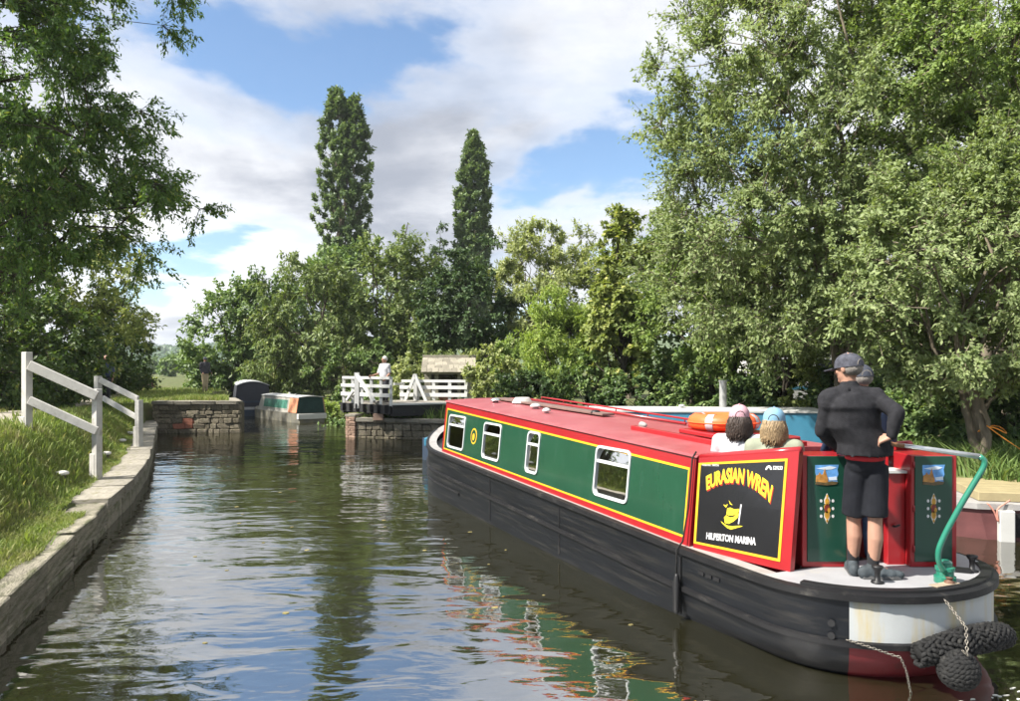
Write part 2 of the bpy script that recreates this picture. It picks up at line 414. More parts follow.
edge = thing('canal_wall', 'long pale stone edging wall curving along the grassy towpath bank', 'wall')
rr = random.Random(11)
eq, en = offset_line(LEFT, 0, 600)
elen = np.r_[0, np.cumsum(np.hypot(*np.diff(eq, axis=0).T))]
def edge_at(s):
    x = np.interp(s, elen, eq[:, 0]); y = np.interp(s, elen, eq[:, 1]); a = np.interp(s, elen, en[:, 0]); b = np.interp(s, elen, en[:, 1])
    return Vector((x, y, 0)), Vector((a, b, 0)).normalized()
s = float(np.interp(1.0, eq[:, 1], elen)); s_end = float(elen[-1]) - .4
s_turn = float(np.interp(9.75, eq[:, 1], elen))          # from here on the broad coping shows
core = MB()
while s < s_end:
    ln = rr.uniform(.85, 1.3); p, nr = edge_at(s + ln / 2); rz = math.atan2(nr.x, -nr.y)
    rz = math.atan2(nr.y, nr.x) - math.pi / 2
    wide = s > s_turn
    z1 = .43 if wide else .375
    z1 += rr.uniform(-.008, .008)
    dep = .56 if wide else .46 + rr.uniform(-.03, .03)
    if wide:
        c = p + nr * (dep / 2 - .03); c.z = z1 - .085
        stone('coping_stone', rr.choice(COPE_TOP), c, (ln - .018, dep, .17), rz + rr.uniform(-.006, .006), edge, m_cope, (rr.uniform(-.008, .008), 0))
        c = p + nr * .20; c.z = (z1 - .175 - .55) / 2
        stone('face_stone', rr.choice(COPE_FACE), c, (ln - .02, .42, z1 - .175 + .55), rz, edge, m_face)
    else:
        c = p + nr * (dep / 2 - .03 + rr.uniform(-.015, .015)); c.z = z1 - .14
        stone('coping_stone', rr.choice(COPE_FACE), c, (ln - .03, dep, .28 ), rz + rr.uniform(-.02, .02), edge, m_face, (rr.uniform(-.03, .05), rr.uniform(-.012, .012)))
        c = p + nr * .21; c.z = (z1 - .29 - .55) / 2
        stone('face_stone', rr.choice(COPE_FACE), c, (ln - .02, .44, z1 - .29 + .55), rz, edge, m_face)
    core.beam(p + nr * .27 + Vector((0, 0, -.12)) - Vector((nr.y, -nr.x, 0)) * (ln / 2), p + nr * .27 + Vector((0, 0, -.12)) + Vector((nr.y, -nr.x, 0)) * (ln / 2), .40, .84)
    s += ln
core.build('wall_core', m_mortar, edge)

def rubble_wall(name, label, a, b, zt, cope_m=None, rows=7, seed=1, th=.5, z0=-.35, red_at=None, coping=True):
    """wall of separate stones from a to b (front face on the camera side)"""
    a = Vector((*a, 0)); b = Vector((*b, 0)); d = (b - a); ln = d.length; d.normalize(); nrm = Vector((-d.y, d.x, 0))
    root = thing(name, label, 'wall', a, math.atan2(d.y, d.x)); r_ = random.Random(seed)
    MB().box(.02, ln - .02, .09, th, z0, zt - .05).build('wall_core', m_mortar, root)
    z = z0; hts = []
    while z < zt - .12: h = r_.uniform(.13, .22); hts.append((z, min(h, zt - .1 - z))); z += h
    for z, h in hts:
        x = -r_.uniform(0, .2)
        while x < ln:
            w = r_.uniform(.16, .44); x0 = max(0, x); x1 = min(ln, x + w)
            if x1 - x0 > .06:
                st = stone('stone', r_.choice(RUB_W), ((x0 + x1) / 2, .09 + r_.uniform(-.02, .02), z + h / 2), (x1 - x0 - .012, .24, h - .01), 0, root, m_rubble, (r_.uniform(-.05, .05), r_.uniform(-.04, .04)))
                if red_at and abs((x0 + x1) / 2 - red_at[0]) < red_at[2] and abs(z + h / 2 - red_at[1]) < red_at[3]:
                    me = st.data.copy(); me.materials.clear(); me.materials.append(m_redstone); st.data = me
            x += w
    if coping:
        x = 0
        while x < ln - .1:
            w = min(r_.uniform(.5, .9), ln - x)
            stone('coping_stone', r_.choice(COPE_TOP), (x + w / 2, th / 2 - .05, zt - .05), (w - .015, th + .12, .12), 0, root, m_cope, (r_.uniform(-.02, .02), r_.uniform(-.015, .015))); x += w
    return root
m_redstone = M('reddish brick patch', (.36, .15, .10), .9, .3, 9, .6, 30, .2, rnd=.2)
rubble_wall('abutment_wall', 'grass-topped rubble stone wall jutting out from the towpath into the canal', (-12.35, 25.9), (-9.35, 26.0), 1.10, seed=3, red_at=(1.15, .33, .28, .22))
sw = rubble_wall('abutment_wall', 'short side wall of the narrows running back beside the dark covered boat', (-9.55, 26.5), (-11.05, 29.9), 1.06, seed=4)
rubble_wall('abutment_wall', 'ivy-stained rubble stone wall under the white swing bridge', (-5.02, 24.5), (-1.4, 23.5), .62, seed=5)
# brick pier at the water end of the bridge abutment
pier = thing('brick_pier', 'pale brick and stone pier at the canal end of the bridge wall', 'pier', (-5.2, 24.5, 0), math.atan2(-1.1, 3.2))
MB().box(-.16, .16, .02, .5, -.4, .62).build('pier_core', m_mortar, pier)
m_pinkbrick = M('pinkish pale brick', (.40, .27, .20), .9, .2, 9, .5, 30, .2, rnd=.22)
BR = with_mat(RUB, m_pinkbrick); r_ = random.Random(8)
for k in range(13):
    z = -.3 + k * .078
    for (x0, x1) in (((-.18, .02), (.02, .18)) if k % 2 else ((-.18, -.06), (-.06, .18))):
        stone('brick', r_.choice(BR), ((x0 + x1) / 2, .02, z), (x1 - x0 - .01, .14, .07), 0, pier, m_pinkbrick)
MB().box(-.2, .2, -.06, .52, .66, .74).build('cap_stone', m_cope, pier, bevel=.01)

# ------------------------------------------------------------------ far hills and woods
r_ = np.random.RandomState(21)
hx = np.linspace(-1500, 1500, 130); hy = np.linspace(330, 1500, 46)
HX, HY = np.meshgrid(hx, hy)
HZ = -4 + 46 * sstep(360, 980, HY) * (0.72 + .28 * np.sin(HX * .0042 + 1.0)) + 4 * vnoise(HX, HY, .012, 30)
ii = (np.arange(45)[:, None] * 130 + np.arange(129)[None, :]).ravel()
m_hill = M('far meadow slope', (.085, .12, .045), .95, .3, .02, 0, 1, .1)
struct(link('hills', fast_mesh('hills', np.stack([HX.ravel(), HY.ravel(), HZ.ravel()], 1), np.stack([ii, ii + 1, ii + 131, ii + 130], 1).ravel(), 4), m_hill, smooth=True))
def hill_z(x, y): return -4 + 46 * float(sstep(360, 980, np.array(y))) * (0.72 + .28 * math.sin(x * .0042 + 1.0)) + 4 * float(vnoise(np.array(x), np.array(y), .012, 30))
m_farwood = leaf_mat('far woodland leaves', (.030, .062, .030), (.062, .105, .045), trans=.15)
def leaf_cloud(cent, rad, n, size, rs, flat=.8):
    """n leaf-clump faces on the upper shell of an uneven ball"""
    d = rs.normal(size=(n, 3)); d /= np.linalg.norm(d, axis=1)[:, None]; d[:, 2] = np.abs(d[:, 2]) * 1.0 - .15
    p = np.asarray(cent) + d * rad * rs.uniform(.75, 1.05, (n, 1)) * np.array([1, 1, flat])
    t = rs.normal(size=(n, 3)); t /= np.linalg.norm(t, axis=1)[:, None]; b = np.cross(d, t); b /= np.linalg.norm(b, axis=1)[:, None] + 1e-9
    t = np.cross(b, d)
    s = size * rs.uniform(.6, 1.3, (n, 1))
    return np.stack([p - t * s, p + b * s * .8, p + t * s, p - b * s * .8], 1).reshape(-1, 3)
vv = []
for k in range(760):
    Yk = r_.uniform(380, 1050); Xk = Yk * r_.uniform(-.62, -.30)
    rad = r_.uniform(4.5, 8.5); vv.append(leaf_cloud((Xk, Yk, hill_z(Xk, Yk) + rad * .45), rad, 90, 1.15, r_, 1.05))
vv = np.concatenate(vv)
wood = link('far_woodland', fast_mesh('far_woodland', vv, np.arange(len(vv)), 4), m_farwood)
tag(wood, 'hazy wooded hillside far beyond the left bank', 'woodland', kind='stuff')
# ------------------------------------------------------------------ trees and shrubs
def unit(a): return a / (np.linalg.norm(a, axis=-1, keepdims=True) + 1e-9)
def tubes_np(paths, seg=4):
    """paths: list of (points (n,3), radii (n,)) -> verts, quads"""
    V = []; Fq = []; o = 0
    ang = np.arange(seg) * 2 * math.pi / seg
    for P, rad in paths:
        P = np.asarray(P, float); n = len(P); d = unit(np.gradient(P, axis=0))
        ref = np.where(np.abs(d[:, 2:3]) < .9, np.array([[0, 0, 1.]]), np.array([[1., 0, 0]]))
        u = unit(np.cross(d, ref)); w = np.cross(d, u)
        ring = P[:, None, :] + (u[:, None, :] * np.cos(ang)[None, :, None] + w[:, None, :] * np.sin(ang)[None, :, None]) * np.asarray(rad)[:, None, None]
        V.append(ring.reshape(-1, 3))
        i = (np.arange(n - 1)[:, None] * seg + np.arange(seg)[None, :]); k2 = (np.arange(n - 1)[:, None] * seg + (np.arange(seg)[None, :] + 1) % seg)
        Fq.append(np.stack([i, k2, k2 + seg, i + seg], -1).reshape(-1) + o); o += n * seg
    return np.concatenate(V), np.concatenate(Fq)
def leaves_np(pos, dirv, nrm, length, width):
    """folded diamond leaves, two triangles each"""
    dirv = unit(dirv); side = unit(np.cross(dirv, nrm)); up = np.cross(side, dirv)
    ln = length[:, None]; wd = width[:, None]
    a = pos; b = pos + dirv * ln * .45 + side * wd * .5 + up * wd * .12; c = pos + dirv * ln - up * ln * .06; d = pos + dirv * ln * .45 - side * wd * .5 + up * wd * .12
    V = np.stack([a, b, c, d], 1).reshape(-1, 3); n = len(pos); o = np.arange(n)[:, None] * 4
    Fc = np.concatenate([o + [0, 1, 2], o + [0, 2, 3]], 1).reshape(-1)
    return V, Fc
def curve3(a, b, sag, rs, n=6, wig=.06):
    a = np.asarray(a, float); b = np.asarray(b, float); t = np.linspace(0, 1, n)[:, None]
    L_ = np.linalg.norm(b - a); p = a + (b - a) * t
    p[:, 2] += (np.sin(t[:, 0] * math.pi) * sag * L_)
    p[1:-1] += rs.normal(size=(n - 2, 3)) * wig * L_ * .5
    return p
def make_tree(name, label, cat, base, blobs, nclump, nleaf, leaf, mats, trunk_r=.16, stems=1, spread=.3, clump_r=.6, droop=0.0, up=.3,
              seed=1, group=None, twigs=9, shell=.45, outw=.7, lumpy=.16, column=None, trunk_top=.75, skirt=False, limb_n=9, bare=.2):
    """blobs: ellipsoids (dx,dy,z,rx,ry,rz) relative to the base; leaves sit on twigs round many clumps inside them"""
    rs = np.random.RandomState(seed); bx, by = base; bz = H(bx, by) - .05 if len(base) == 2 else base[2]
    B = np.array(blobs, float); vol = (B[:, 3] * B[:, 4] * B[:, 5]) ** .75
    which = rs.choice(len(B), nclump, p=vol / vol.sum())
    d = unit(rs.normal(size=(nclump, 3))); rad = (shell + (1 - shell) * rs.rand(nclump)) ** .6
    lump = 1 + lumpy * np.sin(d[:, 0] * 5 + seed) * np.cos(d[:, 2] * 6 + seed * 2) + lumpy * .5 * rs.normal(size=nclump)
    C = B[which, :3] + d * B[which, 3:6] * (rad * lump)[:, None]
    if column:
        t = rs.rand(nclump) ** .85; hd = np.array(column[2])[rs.randint(len(column[2]), size=nclump)]; a_ = rs.uniform(0, 6.28, nclump)
        rr0 = column[0] * np.interp(t, [0, .12, .3, .55, .75, .88, .96, 1], [.75, 1.0, 1.05, 1.02, .93, .70, .38, .06]) * np.sqrt(rs.uniform(.2, 1, nclump)) * (1 + .13 * rs.normal(size=nclump))
        C = np.stack([hd[:, 0] * (.2 + .8 * t) + rr0 * np.cos(a_), rr0 * np.sin(a_), column[1] * hd[:, 1] * (.10 + .90 * t)], 1)
    C[:, 2] = np.maximum(C[:, 2], .25)
    cen = (B[:, :3] * vol[:, None]).sum(0) / vol.sum(); top = (B[:, 2] + B[:, 5]).max()
    paths = []; stem_pts = []
    for k in range(stems):
        a = rs.uniform(0, 6.28) if stems > 1 else 0; off = trunk_r * 1.4 * (stems > 1)
        b0 = np.array([math.cos(a) * off, math.sin(a) * off, 0])
        t_ = np.array([cen[0] + math.cos(a) * B[:, 3].max() * spread * (stems > 1), cen[1] + math.sin(a) * B[:, 4].max() * spread * (stems > 1), top * trunk_top * rs.uniform(.85, 1.1)])
        P = curve3(b0, t_, 0, rs, 9, .035); P[1:5, :2] = P[1:5, :2] * .6 + b0[:2] * .4
        r0 = trunk_r * (1 if stems == 1 else rs.uniform(.5, .9)); rr_ = r0 * np.linspace(1, .16, 9); rr_[0] *= 1.35
        paths.append((P, rr_, 7)); stem_pts.append((P, rr_))
    prim = rs.permutation(nclump)[:limb_n * stems]; limbs = []
    for q in prim:
        P, rr_ = stem_pts[rs.randint(len(stem_pts))]
        best = min(range(1, 8), key=lambda i: abs(P[i][2] - C[q][2] * rs.uniform(.35, .75)))
        Q = curve3(P[best], C[q], .08 - droop * .1, rs, 7, .05); r0 = min(rr_[best] * .65, .09)
        paths.append((Q, r0 * np.linspace(1, .2, 7), 5)); limbs.append(Q)
    anchors = np.concatenate([l_[2:] for l_ in limbs] + [s_[0][3:] for s_ in stem_pts]) if limbs else np.concatenate([s_[0] for s_ in stem_pts])
    pos = []; dr = []; ol = []
    Ls = leaf[0]; Lw = leaf[1]; per = max(1, int(nleaf / (nclump * twigs)))
    thin = []
    for q in range(nclump):
        c = C[q]; k = np.argmin(np.linalg.norm(anchors - c, axis=1) + np.maximum(0, anchors[:, 2] - c[2]) * .6)
        Q = curve3(anchors[k], c, .05 - droop * .1, rs, 4, .06); thin.append((Q, np.linspace(.022, .008, 4)))
        out = unit((c - cen) * np.array([1, 1, .8]))
        cr = clump_r * rs.uniform(.65, 1.3)
        td = unit(unit(rs.normal(size=(twigs, 3))) + out * outw + np.array([0, 0, up - droop]))
        tl = cr * rs.uniform(.55, 1.25, twigs)
        for j in range(twigs):
            e = c + td[j] * tl[j]; m_ = c + td[j] * tl[j] * .5 + rs.normal(size=3) * .06 * cr; e = e - np.array([0, 0, droop * .5 * tl[j]])
            thin.append((np.array([c, m_, e]), np.array([.009, .006, .003])))
            t = rs.uniform(bare, 1.03, per)[:, None]
            p = np.where(t < .5, c + (m_ - c) * t * 2, m_ + (e - m_) * (t * 2 - 1)) + rs.normal(size=(per, 3)) * .05 * cr
            pos.append(p); dv = unit(td[j] * .55 + rs.normal(size=(per, 3)) * .75 + np.array([0, 0, -.25 - droop])); dr.append(dv)
            ol.append(np.repeat(out[None], per, 0))
    pos = np.concatenate(pos); dr = np.concatenate(dr); ol = np.concatenate(ol)
    nr = unit(rs.normal(size=pos.shape) * .45 + ol * .55 + np.array([-.25, -.1, .75]))
    keep = pos[:, 2] > .05; pos, dr, nr = pos[keep], dr[keep], nr[keep]
    sc = rs.uniform(.65, 1.25, len(pos))
    V, Fc = leaves_np(pos, dr, nr, Ls * sc, Lw * sc * rs.uniform(.8, 1.2, len(pos)))
    root = thing(name, label, cat, (bx, by, bz), 0, group)
    bv = []; bf = []; o = 0
    for sg in (7, 5):
        lst = [(P, r_) for P, r_, s_ in paths if s_ == sg]
        if lst:
            v_, f_ = tubes_np(lst, sg); bv.append(v_); bf.append(f_ + o); o += len(v_)
    v_, f_ = tubes_np(thin, 3); bv.append(v_); bf.append(f_ + o)
    link('trunk', fast_mesh('trunk', np.concatenate(bv), np.concatenate(bf), 4), mats[1], root, smooth=True)
    link('crown', fast_mesh('crown', V, Fc, 3), mats[0], root)
    return root

m_bark = M('grey willow bark', (.16, .135, .10), .95, .35, 9, .8, 22, .15, stretch=(1, 1, .25), bdist=.03)
m_bark_d = M('dark bark', (.065, .055, .042), .95, .35, 9, .7, 22, .15, stretch=(1, 1, .3), bdist=.02)
lf_sallow = leaf_mat('grey green sallow leaves', (.105, .140, .055), (.165, .200, .085), (.20, .23, .12), .35, .55, .25)
lf_sallow2 = leaf_mat('mid green sallow leaves', (.095, .140, .038), (.155, .205, .062), (.22, .26, .09), .38, .55, .25)
lf_lime = leaf_mat('lime green shoots', (.11, .16, .038), (.21, .265, .068), (.29, .32, .10), .4, .55, .25)
lf_yel = leaf_mat('yellowing climber leaves', (.10, .13, .038), (.19, .215, .068), (.32, .30, .10), .38, .55, .25)
lf_pale = leaf_mat('pale olive willow leaves', (.13, .16, .06), (.24, .26, .11), (.28, .28, .13), .35, .5)
lf_olive = leaf_mat('olive green leaves', (.065, .095, .03), (.13, .165, .055), (.17, .18, .06), .3, .5)
lf_mid = leaf_mat('mid green leaves', (.055, .095, .03), (.12, .17, .055), (.17, .20, .07), .3, .5)
lf_dark = leaf_mat('dark glossy leaves', (.026, .050, .020), (.055, .085, .03), (.08, .105, .045), .2, .5, .25)
lf_ash = leaf_mat('ash leaves', (.042, .082, .020), (.090, .150, .038), (.20, .22, .05), .45, .45)
lf_hedge = leaf_mat('hedge leaves', (.035, .065, .017), (.075, .115, .03), (.15, .16, .045), .32, .5)
lf_pop = leaf_mat('poplar leaves', (.055, .09, .035), (.115, .155, .065), (.16, .19, .09), .25, .5)
lf_ivy = leaf_mat('ivy and bramble leaves', (.030, .055, .018), (.07, .11, .035), (.13, .16, .06), .25, .4)
lf_plum = leaf_mat('purple brown leaves', (.06, .03, .035), (.12, .065, .06), None, .2)
def X(px, Y): return (px - CX) / F * Y
def Zp(py, Y): return EYE - (py - CY) / F * Y

# --- right bank
make_tree('willow_tree', 'tallest grey-green willow with many upright bare stems, behind the steering men', 'tree', (X(858, 17.5), 17.8),
          [(-.7, 0, 7.0, 4.2, 3.0, 4.6), (-2.0, -.6, 5.0, 2.5, 2.2, 2.8), (1.8, -.3, 7.8, 2.4, 2.6, 4.2), (-1.6, -.5, 9.0, 2.6, 2.2, 2.4)], 330, 170000, (.110, .054), (lf_sallow, m_bark), .15, 9, .42, .85, 0, .25, 5, limb_n=3, trunk_top=.78, twigs=14)
make_tree('willow_tree', 'leaning willow rooted on the bank by the cream-decked boat, thick forked grey trunk', 'tree', (7.75, 11.95),
          [(-.75, .2, 3.3, 1.75, 1.5, 1.95), (.7, .5, 3.6, 1.7, 1.5, 2.2), (-.3, .3, 2.4, 1.7, 1.2, .9)], 150, 80000, (.085, .042), (lf_sallow, m_bark), .15, 4, .55, .58, .05, .1, 8, limb_n=4, trunk_top=.55, twigs=13)
make_tree('willow_tree', 'high willow crown running out of the right edge of the picture', 'tree', (X(1015, 15), 15.4),
          [(-.5, 0, 7.2, 2.4, 2.2, 3.4), (1.5, 0, 6.0, 2.2, 2.2, 3.2)], 160, 72000, (.10, .05), (lf_sallow2, m_bark), .17, 4, .5, .55, 0, .2, 13, limb_n=4, twigs=10)
make_tree('willow_tree', 'yellow-green rounded willow over the orange lifebuoy and blue boat roof', 'tree', (X(728, 21.5), 21.9),
          [(-.5, -.3, 3.2, 1.9, 1.6, 2.0), (-.2, 0, 4.6, 1.7, 1.5, 1.4), (.6, 0, 2.0, 1.6, 1.3, 1.2)], 140, 52000, (.12, .06), (lf_sallow2, m_bark_d), .13, 4, .4, .5, 0, .2, 17, limb_n=4, twigs=9)
make_tree('willow_tree', 'shaded willow with a dark slanting trunk between the caps and the tall willow', 'tree', (X(775, 20.2), 20.4),
          [(.2, -.2, 3.6, 1.6, 1.4, 1.6), (1.5, -.2, 3.3, 1.5, 1.3, 1.4)], 80, 28000, (.11, .052), (lf_sallow, m_bark_d), .14, 2, .4, .5, .05, .1, 19, limb_n=5, trunk_top=.7, bare=.3)
make_tree('climber_tree', 'narrow tree draped with yellowing climber leaves left of the rounded willow', 'tree', (X(622, 23), 23.2),
          [(0, 0, 2.4, .95, .9, 2.0), (.1, 0, 4.4, .65, .6, 1.1), (-.35, -.2, 3.4, .7, .6, 1.0), (.0, 0, 6.0, .28, .28, .9)], 85, 24000, (.16, .11), (lf_yel, m_bark_d), .11, 1, .3, .38, .25, 0, 23, limb_n=12, twigs=8, trunk_top=1.0)
make_tree('sallow_bush', 'bright lime bush of upright shoots beyond the narrowboat roof', 'bush', (X(560, 24.5), 24.6),
          [(0, 0, 1.6, 1.25, 1.0, 1.5), (-.3, 0, 3.0, .8, .7, .9), (.6, 0, 2.7, .6, .6, .8)], 80, 24000, (.16, .042), (lf_lime, m_bark_d), .05, 6, .6, .62, 0, 1.5, 27, limb_n=2, twigs=8, outw=.2)
make_tree('willow_tree', 'pale olive willow rising behind the lime bush', 'tree', (X(548, 38), 38.5),
          [(-.3, 0, 5.4, 2.5, 2.1, 3.2), (1.0, 0, 6.6, 1.4, 1.4, 2.0), (-1.0, 0, 6.4, 1.1, 1.2, 1.9)], 110, 24000, (.24, .075), (lf_pale, m_bark), .2, 3, .4, .85, 0, .8, 31, limb_n=4, twigs=8)
make_tree('willow_tree', 'loose pale tree behind the climber-draped tree', 'tree', (X(628, 36), 37),
          [(0, 0, 5.2, 2.0, 1.8, 2.8), (-.5, 0, 8.2, .7, .7, 1.3)], 70, 13000, (.22, .09), (lf_yel, m_bark), .15, 2, .3, .7, 0, .6, 33, limb_n=4, twigs=8)
bk = [(700, 30, 5.0, 2.6, 3.0), (790, 29, 4.6, 2.8, 3.4), (880, 27, 4.6, 2.8, 3.8), (960, 24, 4.4, 2.6, 4.0), (1050, 22, 4.2, 2.6, 4.2)]
bkl = ['dark backing tree seen through the rounded willow', 'dark backing tree seen behind the white caravan', 'dark backing tree behind the tall willow stems',
       'dark backing tree behind the leaning willow', 'dark backing tree at the right edge behind the leaning willow']
for k, (px, Y, zc, rx, rz) in enumerate(bk):
    make_tree('backing_tree', bkl[k], 'tree', (X(px, Y), Y), [(0, 0, zc - .6, rx, 2.2, rz), (.6, 0, 1.6, rx, 1.6, 1.5)], 75, 14000, (.24, .14), (lf_mid if k % 2 else lf_hedge, m_bark_d), .18, 1, .3, .85, 0, .2, 40 + k, 'trees backing the right bank', limb_n=8, twigs=7)
# undergrowth along the right bank
ug = [(505, 25.2, 1.25, 1.3, 1.2, lf_pale, 'pale bramble mound behind the narrowboat bow'), (540, 23.0, 1.0, 1.2, .9, lf_ivy, 'dark ivy mound below the lime bush'),
      (592, 22.6, 1.1, 1.1, 1.1, lf_mid, 'leafy bramble below the climber-draped tree'), (650, 21.8, 1.0, 1.2, 1.0, lf_ivy, 'dark ivy mound behind the roof of the blue boat'),
      (705, 20.9, .9, 1.1, .9, lf_mid, 'green bramble behind the grey flue'), (752, 19.8, .8, .9, .8, lf_ivy, 'dark bramble just above the pink cap'),
      (808, 19.6, 1.1, .95, .9, lf_yel, 'yellowing bush beside the blue cap'), (868, 18.6, 1.0, 1.2, 1.1, lf_ivy, 'shaded bramble behind the two men'),
      (915, 16.0, .75, 1.0, .8, lf_ivy, 'dark bramble above the tiller handle'), (955, 13.9, .7, .9, .75, lf_mid, 'green bramble left of the forked trunk'),
      (1040, 13.0, .8, 1.0, .9, lf_ivy, 'dark bramble at the right edge beside the forked trunk')]
for k, (px, Y, zc, rx, rz, mt, lb) in enumerate(ug):
    make_tree('bramble_bush', lb, 'bush', (X(px, Y), Y + .4), [(0, 0, zc * .75, rx, .8, rz)], 42, 8500, (.125, .085), (mt, m_bark_d), .03, 4, .8, .4, .2, .2, 60 + k, 'undergrowth on the right bank', limb_n=1, twigs=7)
# --- middle distance
make_tree('round_tree', 'rounded green tree above the dark covered boat, at the left end of the far group', 'tree', (X(238, 46), 46),
          [(0, 0, 4.6, 3.0, 2.8, 4.2), (1.6, 0, 5.6, 2.2, 2.2, 2.9), (-1.2, 0, 2.5, 2.0, 2.0, 2.4)], 130, 24000, (.26, .15), (lf_mid, m_bark_d), .25, 1, .3, .95, 0, .2, 71, limb_n=12, twigs=8)
make_tree('drooping_tree', 'olive drooping tree behind the small green cruiser', 'tree', (X(312, 41), 41),
          [(0, 0, 4.3, 2.9, 2.4, 3.9), (-1.3, -.5, 2.4, 1.9, 1.6, 2.2), (1.4, -.4, 2.2, 1.9, 1.5, 2.1)], 130, 25000, (.25, .10), (lf_olive, m_bark_d), .22, 2, .4, .9, .55, 0, 73, limb_n=7, twigs=8)
make_tree('round_tree', 'broad olive tree below the taller poplar', 'tree', (X(392, 43), 43),
          [(0, 0, 5.2, 3.2, 2.6, 4.4), (-1.2, -.5, 3.0, 2.4, 1.7, 2.8), (1.2, -.4, 3.0, 2.2, 1.7, 2.8)], 140, 27000, (.26, .12), (lf_olive, m_bark_d), .25, 2, .4, .95, .15, .1, 75, limb_n=8, twigs=8)
make_tree('dark_tree', 'very dark evergreen tree above the stone-roofed shed', 'tree', (X(468, 37.5), 37.5),
          [(0, 0, 4.4, 2.3, 2.0, 3.3), (1.3, 0, 3.0, 1.5, 1.6, 2.4), (-1.0, 0, 5.0, 1.3, 1.4, 2.2)], 100, 22000, (.20, .12), (lf_dark, m_bark_d), .22, 1, .3, .75, .1, .1, 77, limb_n=10, twigs=8)
make_tree('conical_tree', 'pale conical treetop between the two poplars, nearer the left one', 'tree', (X(408, 56), 56),
          [(0, 0, 5.5, 1.9, 1.9, 5.0), (0, 0, 9.6, .85, .85, 3.2)], 60, 8000, (.30, .12), (lf_pop, m_bark_d), .18, 1, .3, .75, .2, .2, 79, limb_n=10, twigs=7, trunk_top=1)
make_tree('conical_tree', 'thin dark conifer tip just left of the right-hand poplar', 'tree', (X(440, 56), 56.5),
          [(0, 0, 5.5, 1.7, 1.7, 5.0), (0, 0, 9.4, .55, .55, 3.0)], 55, 7000, (.28, .10), (lf_dark, m_bark_d), .18, 1, .3, .6, .4, 0, 81, limb_n=10, twigs=7, trunk_top=1)
make_tree('round_tree', 'mid green tree filling in behind the broad olive tree', 'tree', (X(350, 58), 58),
          [(0, 0, 6.2, 4.5, 3, 4.6)], 90, 12000, (.34, .2), (lf_mid, m_bark_d), .25, 1, .3, 1.2, 0, .2, 82, limb_n=8, twigs=7)
make_tree('round_tree', 'low dark tree over the gap behind the moored boats', 'tree', (X(275, 52), 54),
          [(0, 0, 3.0, 3.2, 2.2, 3.0), (2.2, 0, 2.4, 2.4, 2.0, 2.6)], 90, 14000, (.28, .18), (lf_dark, m_bark_d), .25, 1, .3, 1.0, 0, .2, 84, limb_n=8, twigs=7)
bb = [(330, 33.5, .9, .9, .9, lf_lime, 'bright green bush on the bank right of the small cruiser'), (341, 29.5, .55, .5, .5, lf_mid, 'small green bush overhanging the water left of the brick pier'),
      (448, 33.5, 1.3, 1.6, 1.4, lf_olive, 'olive bush behind the stone-roofed shed'), (405, 33.0, 1.0, .9, 1.0, lf_pale, 'tuft of pale tall plants behind the bridge gate'), (365, 35, 1.5, 2.0, 1.7, lf_mid, 'green bush behind the man on the bridge'),
      (496, 31.0, 1.4, 1.5, 1.6, lf_pale, 'pale bush right of the stone-roofed shed'), (520, 29.0, 1.3, 1.4, 1.5, lf_sallow2, 'green bush between the shed and the lime shoots')]
for k, (px, Y, zc, rx, rz, mt, lb) in enumerate(bb):
    make_tree('bank_bush', lb, 'bush', (X(px, Y), Y), [(0, 0, zc * .8, rx, .9 * min(1, rx), rz)], 45, 7500, (.15, .08), (mt, m_bark_d), .03, 4, .8, .42, .1, .5, 90 + k, 'bushes round the bridge and moorings', limb_n=1, twigs=7)
# --- poplars
def poplar(px, Y, top_y, w, seed, label, heads):
    zt = Zp(top_y, Y); bl = []
    for dx, f in heads:
        for k in range(7):
            t = k / 6; bl.append((dx * (.25 + .75 * t), 0, zt * f * (.16 + .80 * t), w * (1.0, 1.05, 1.0, .9, .75, .52, .22)[k], w * (1.0, 1.05, 1.0, .9, .75, .52, .22)[k], zt * .11))
    make_tree('poplar_tree', label, 'tree', (X(px, Y), Y), bl, 620, 62000, (.34, .20), (lf_pop, m_bark), .35, len(heads), .1, .70, 0, 1.8, seed, 'tall poplars against the sky', limb_n=14, twigs=7, outw=.25, trunk_top=.84, shell=.45, lumpy=.04, column=(w, zt - 1.0, heads))
poplar(342, 72, 92, 2.0, 101, 'taller left-hand poplar with a split double top', ((-.55, 1.0), (1.2, .97)))
poplar(474, 77, 134, 1.75, 103, 'shorter right-hand poplar with a single pointed top', ((0, 1.0),))
# --- left bank
make_tree('ash_tree', 'big dark ash overhanging the towpath in the upper left corner', 'tree', (-14.6, 20.0),
          [(2.3, -2.0, 8.6, 3.3, 3.0, 4.2), (4.2, -1.2, 6.2, 2.2, 2.2, 2.2), (1.0, -2.5, 6.0, 3.2, 2.6, 3.4), (3.2, -2.0, 11.5, 3.0, 2.6, 2.4)], 290, 122000, (.135, .05), (lf_ash, m_bark_d), .26, 2, .3, .8, .35, .1, 111, limb_n=9, twigs=9, shell=.3, bare=.3)
make_tree('ash_tree', 'sunlit green tree behind the overhanging ash at the left edge', 'tree', (X(30, 30), 30),
          [(0, 0, 6.0, 3.6, 3, 4.4), (2.4, 0, 4.2, 2.2, 2, 2.6), (-3.5, 0, 6.5, 3.0, 3, 5.0)], 130, 26000, (.20, .09), (lf_yel, m_bark_d), .24, 1, .3, .95, .2, .1, 113, limb_n=10, twigs=8)
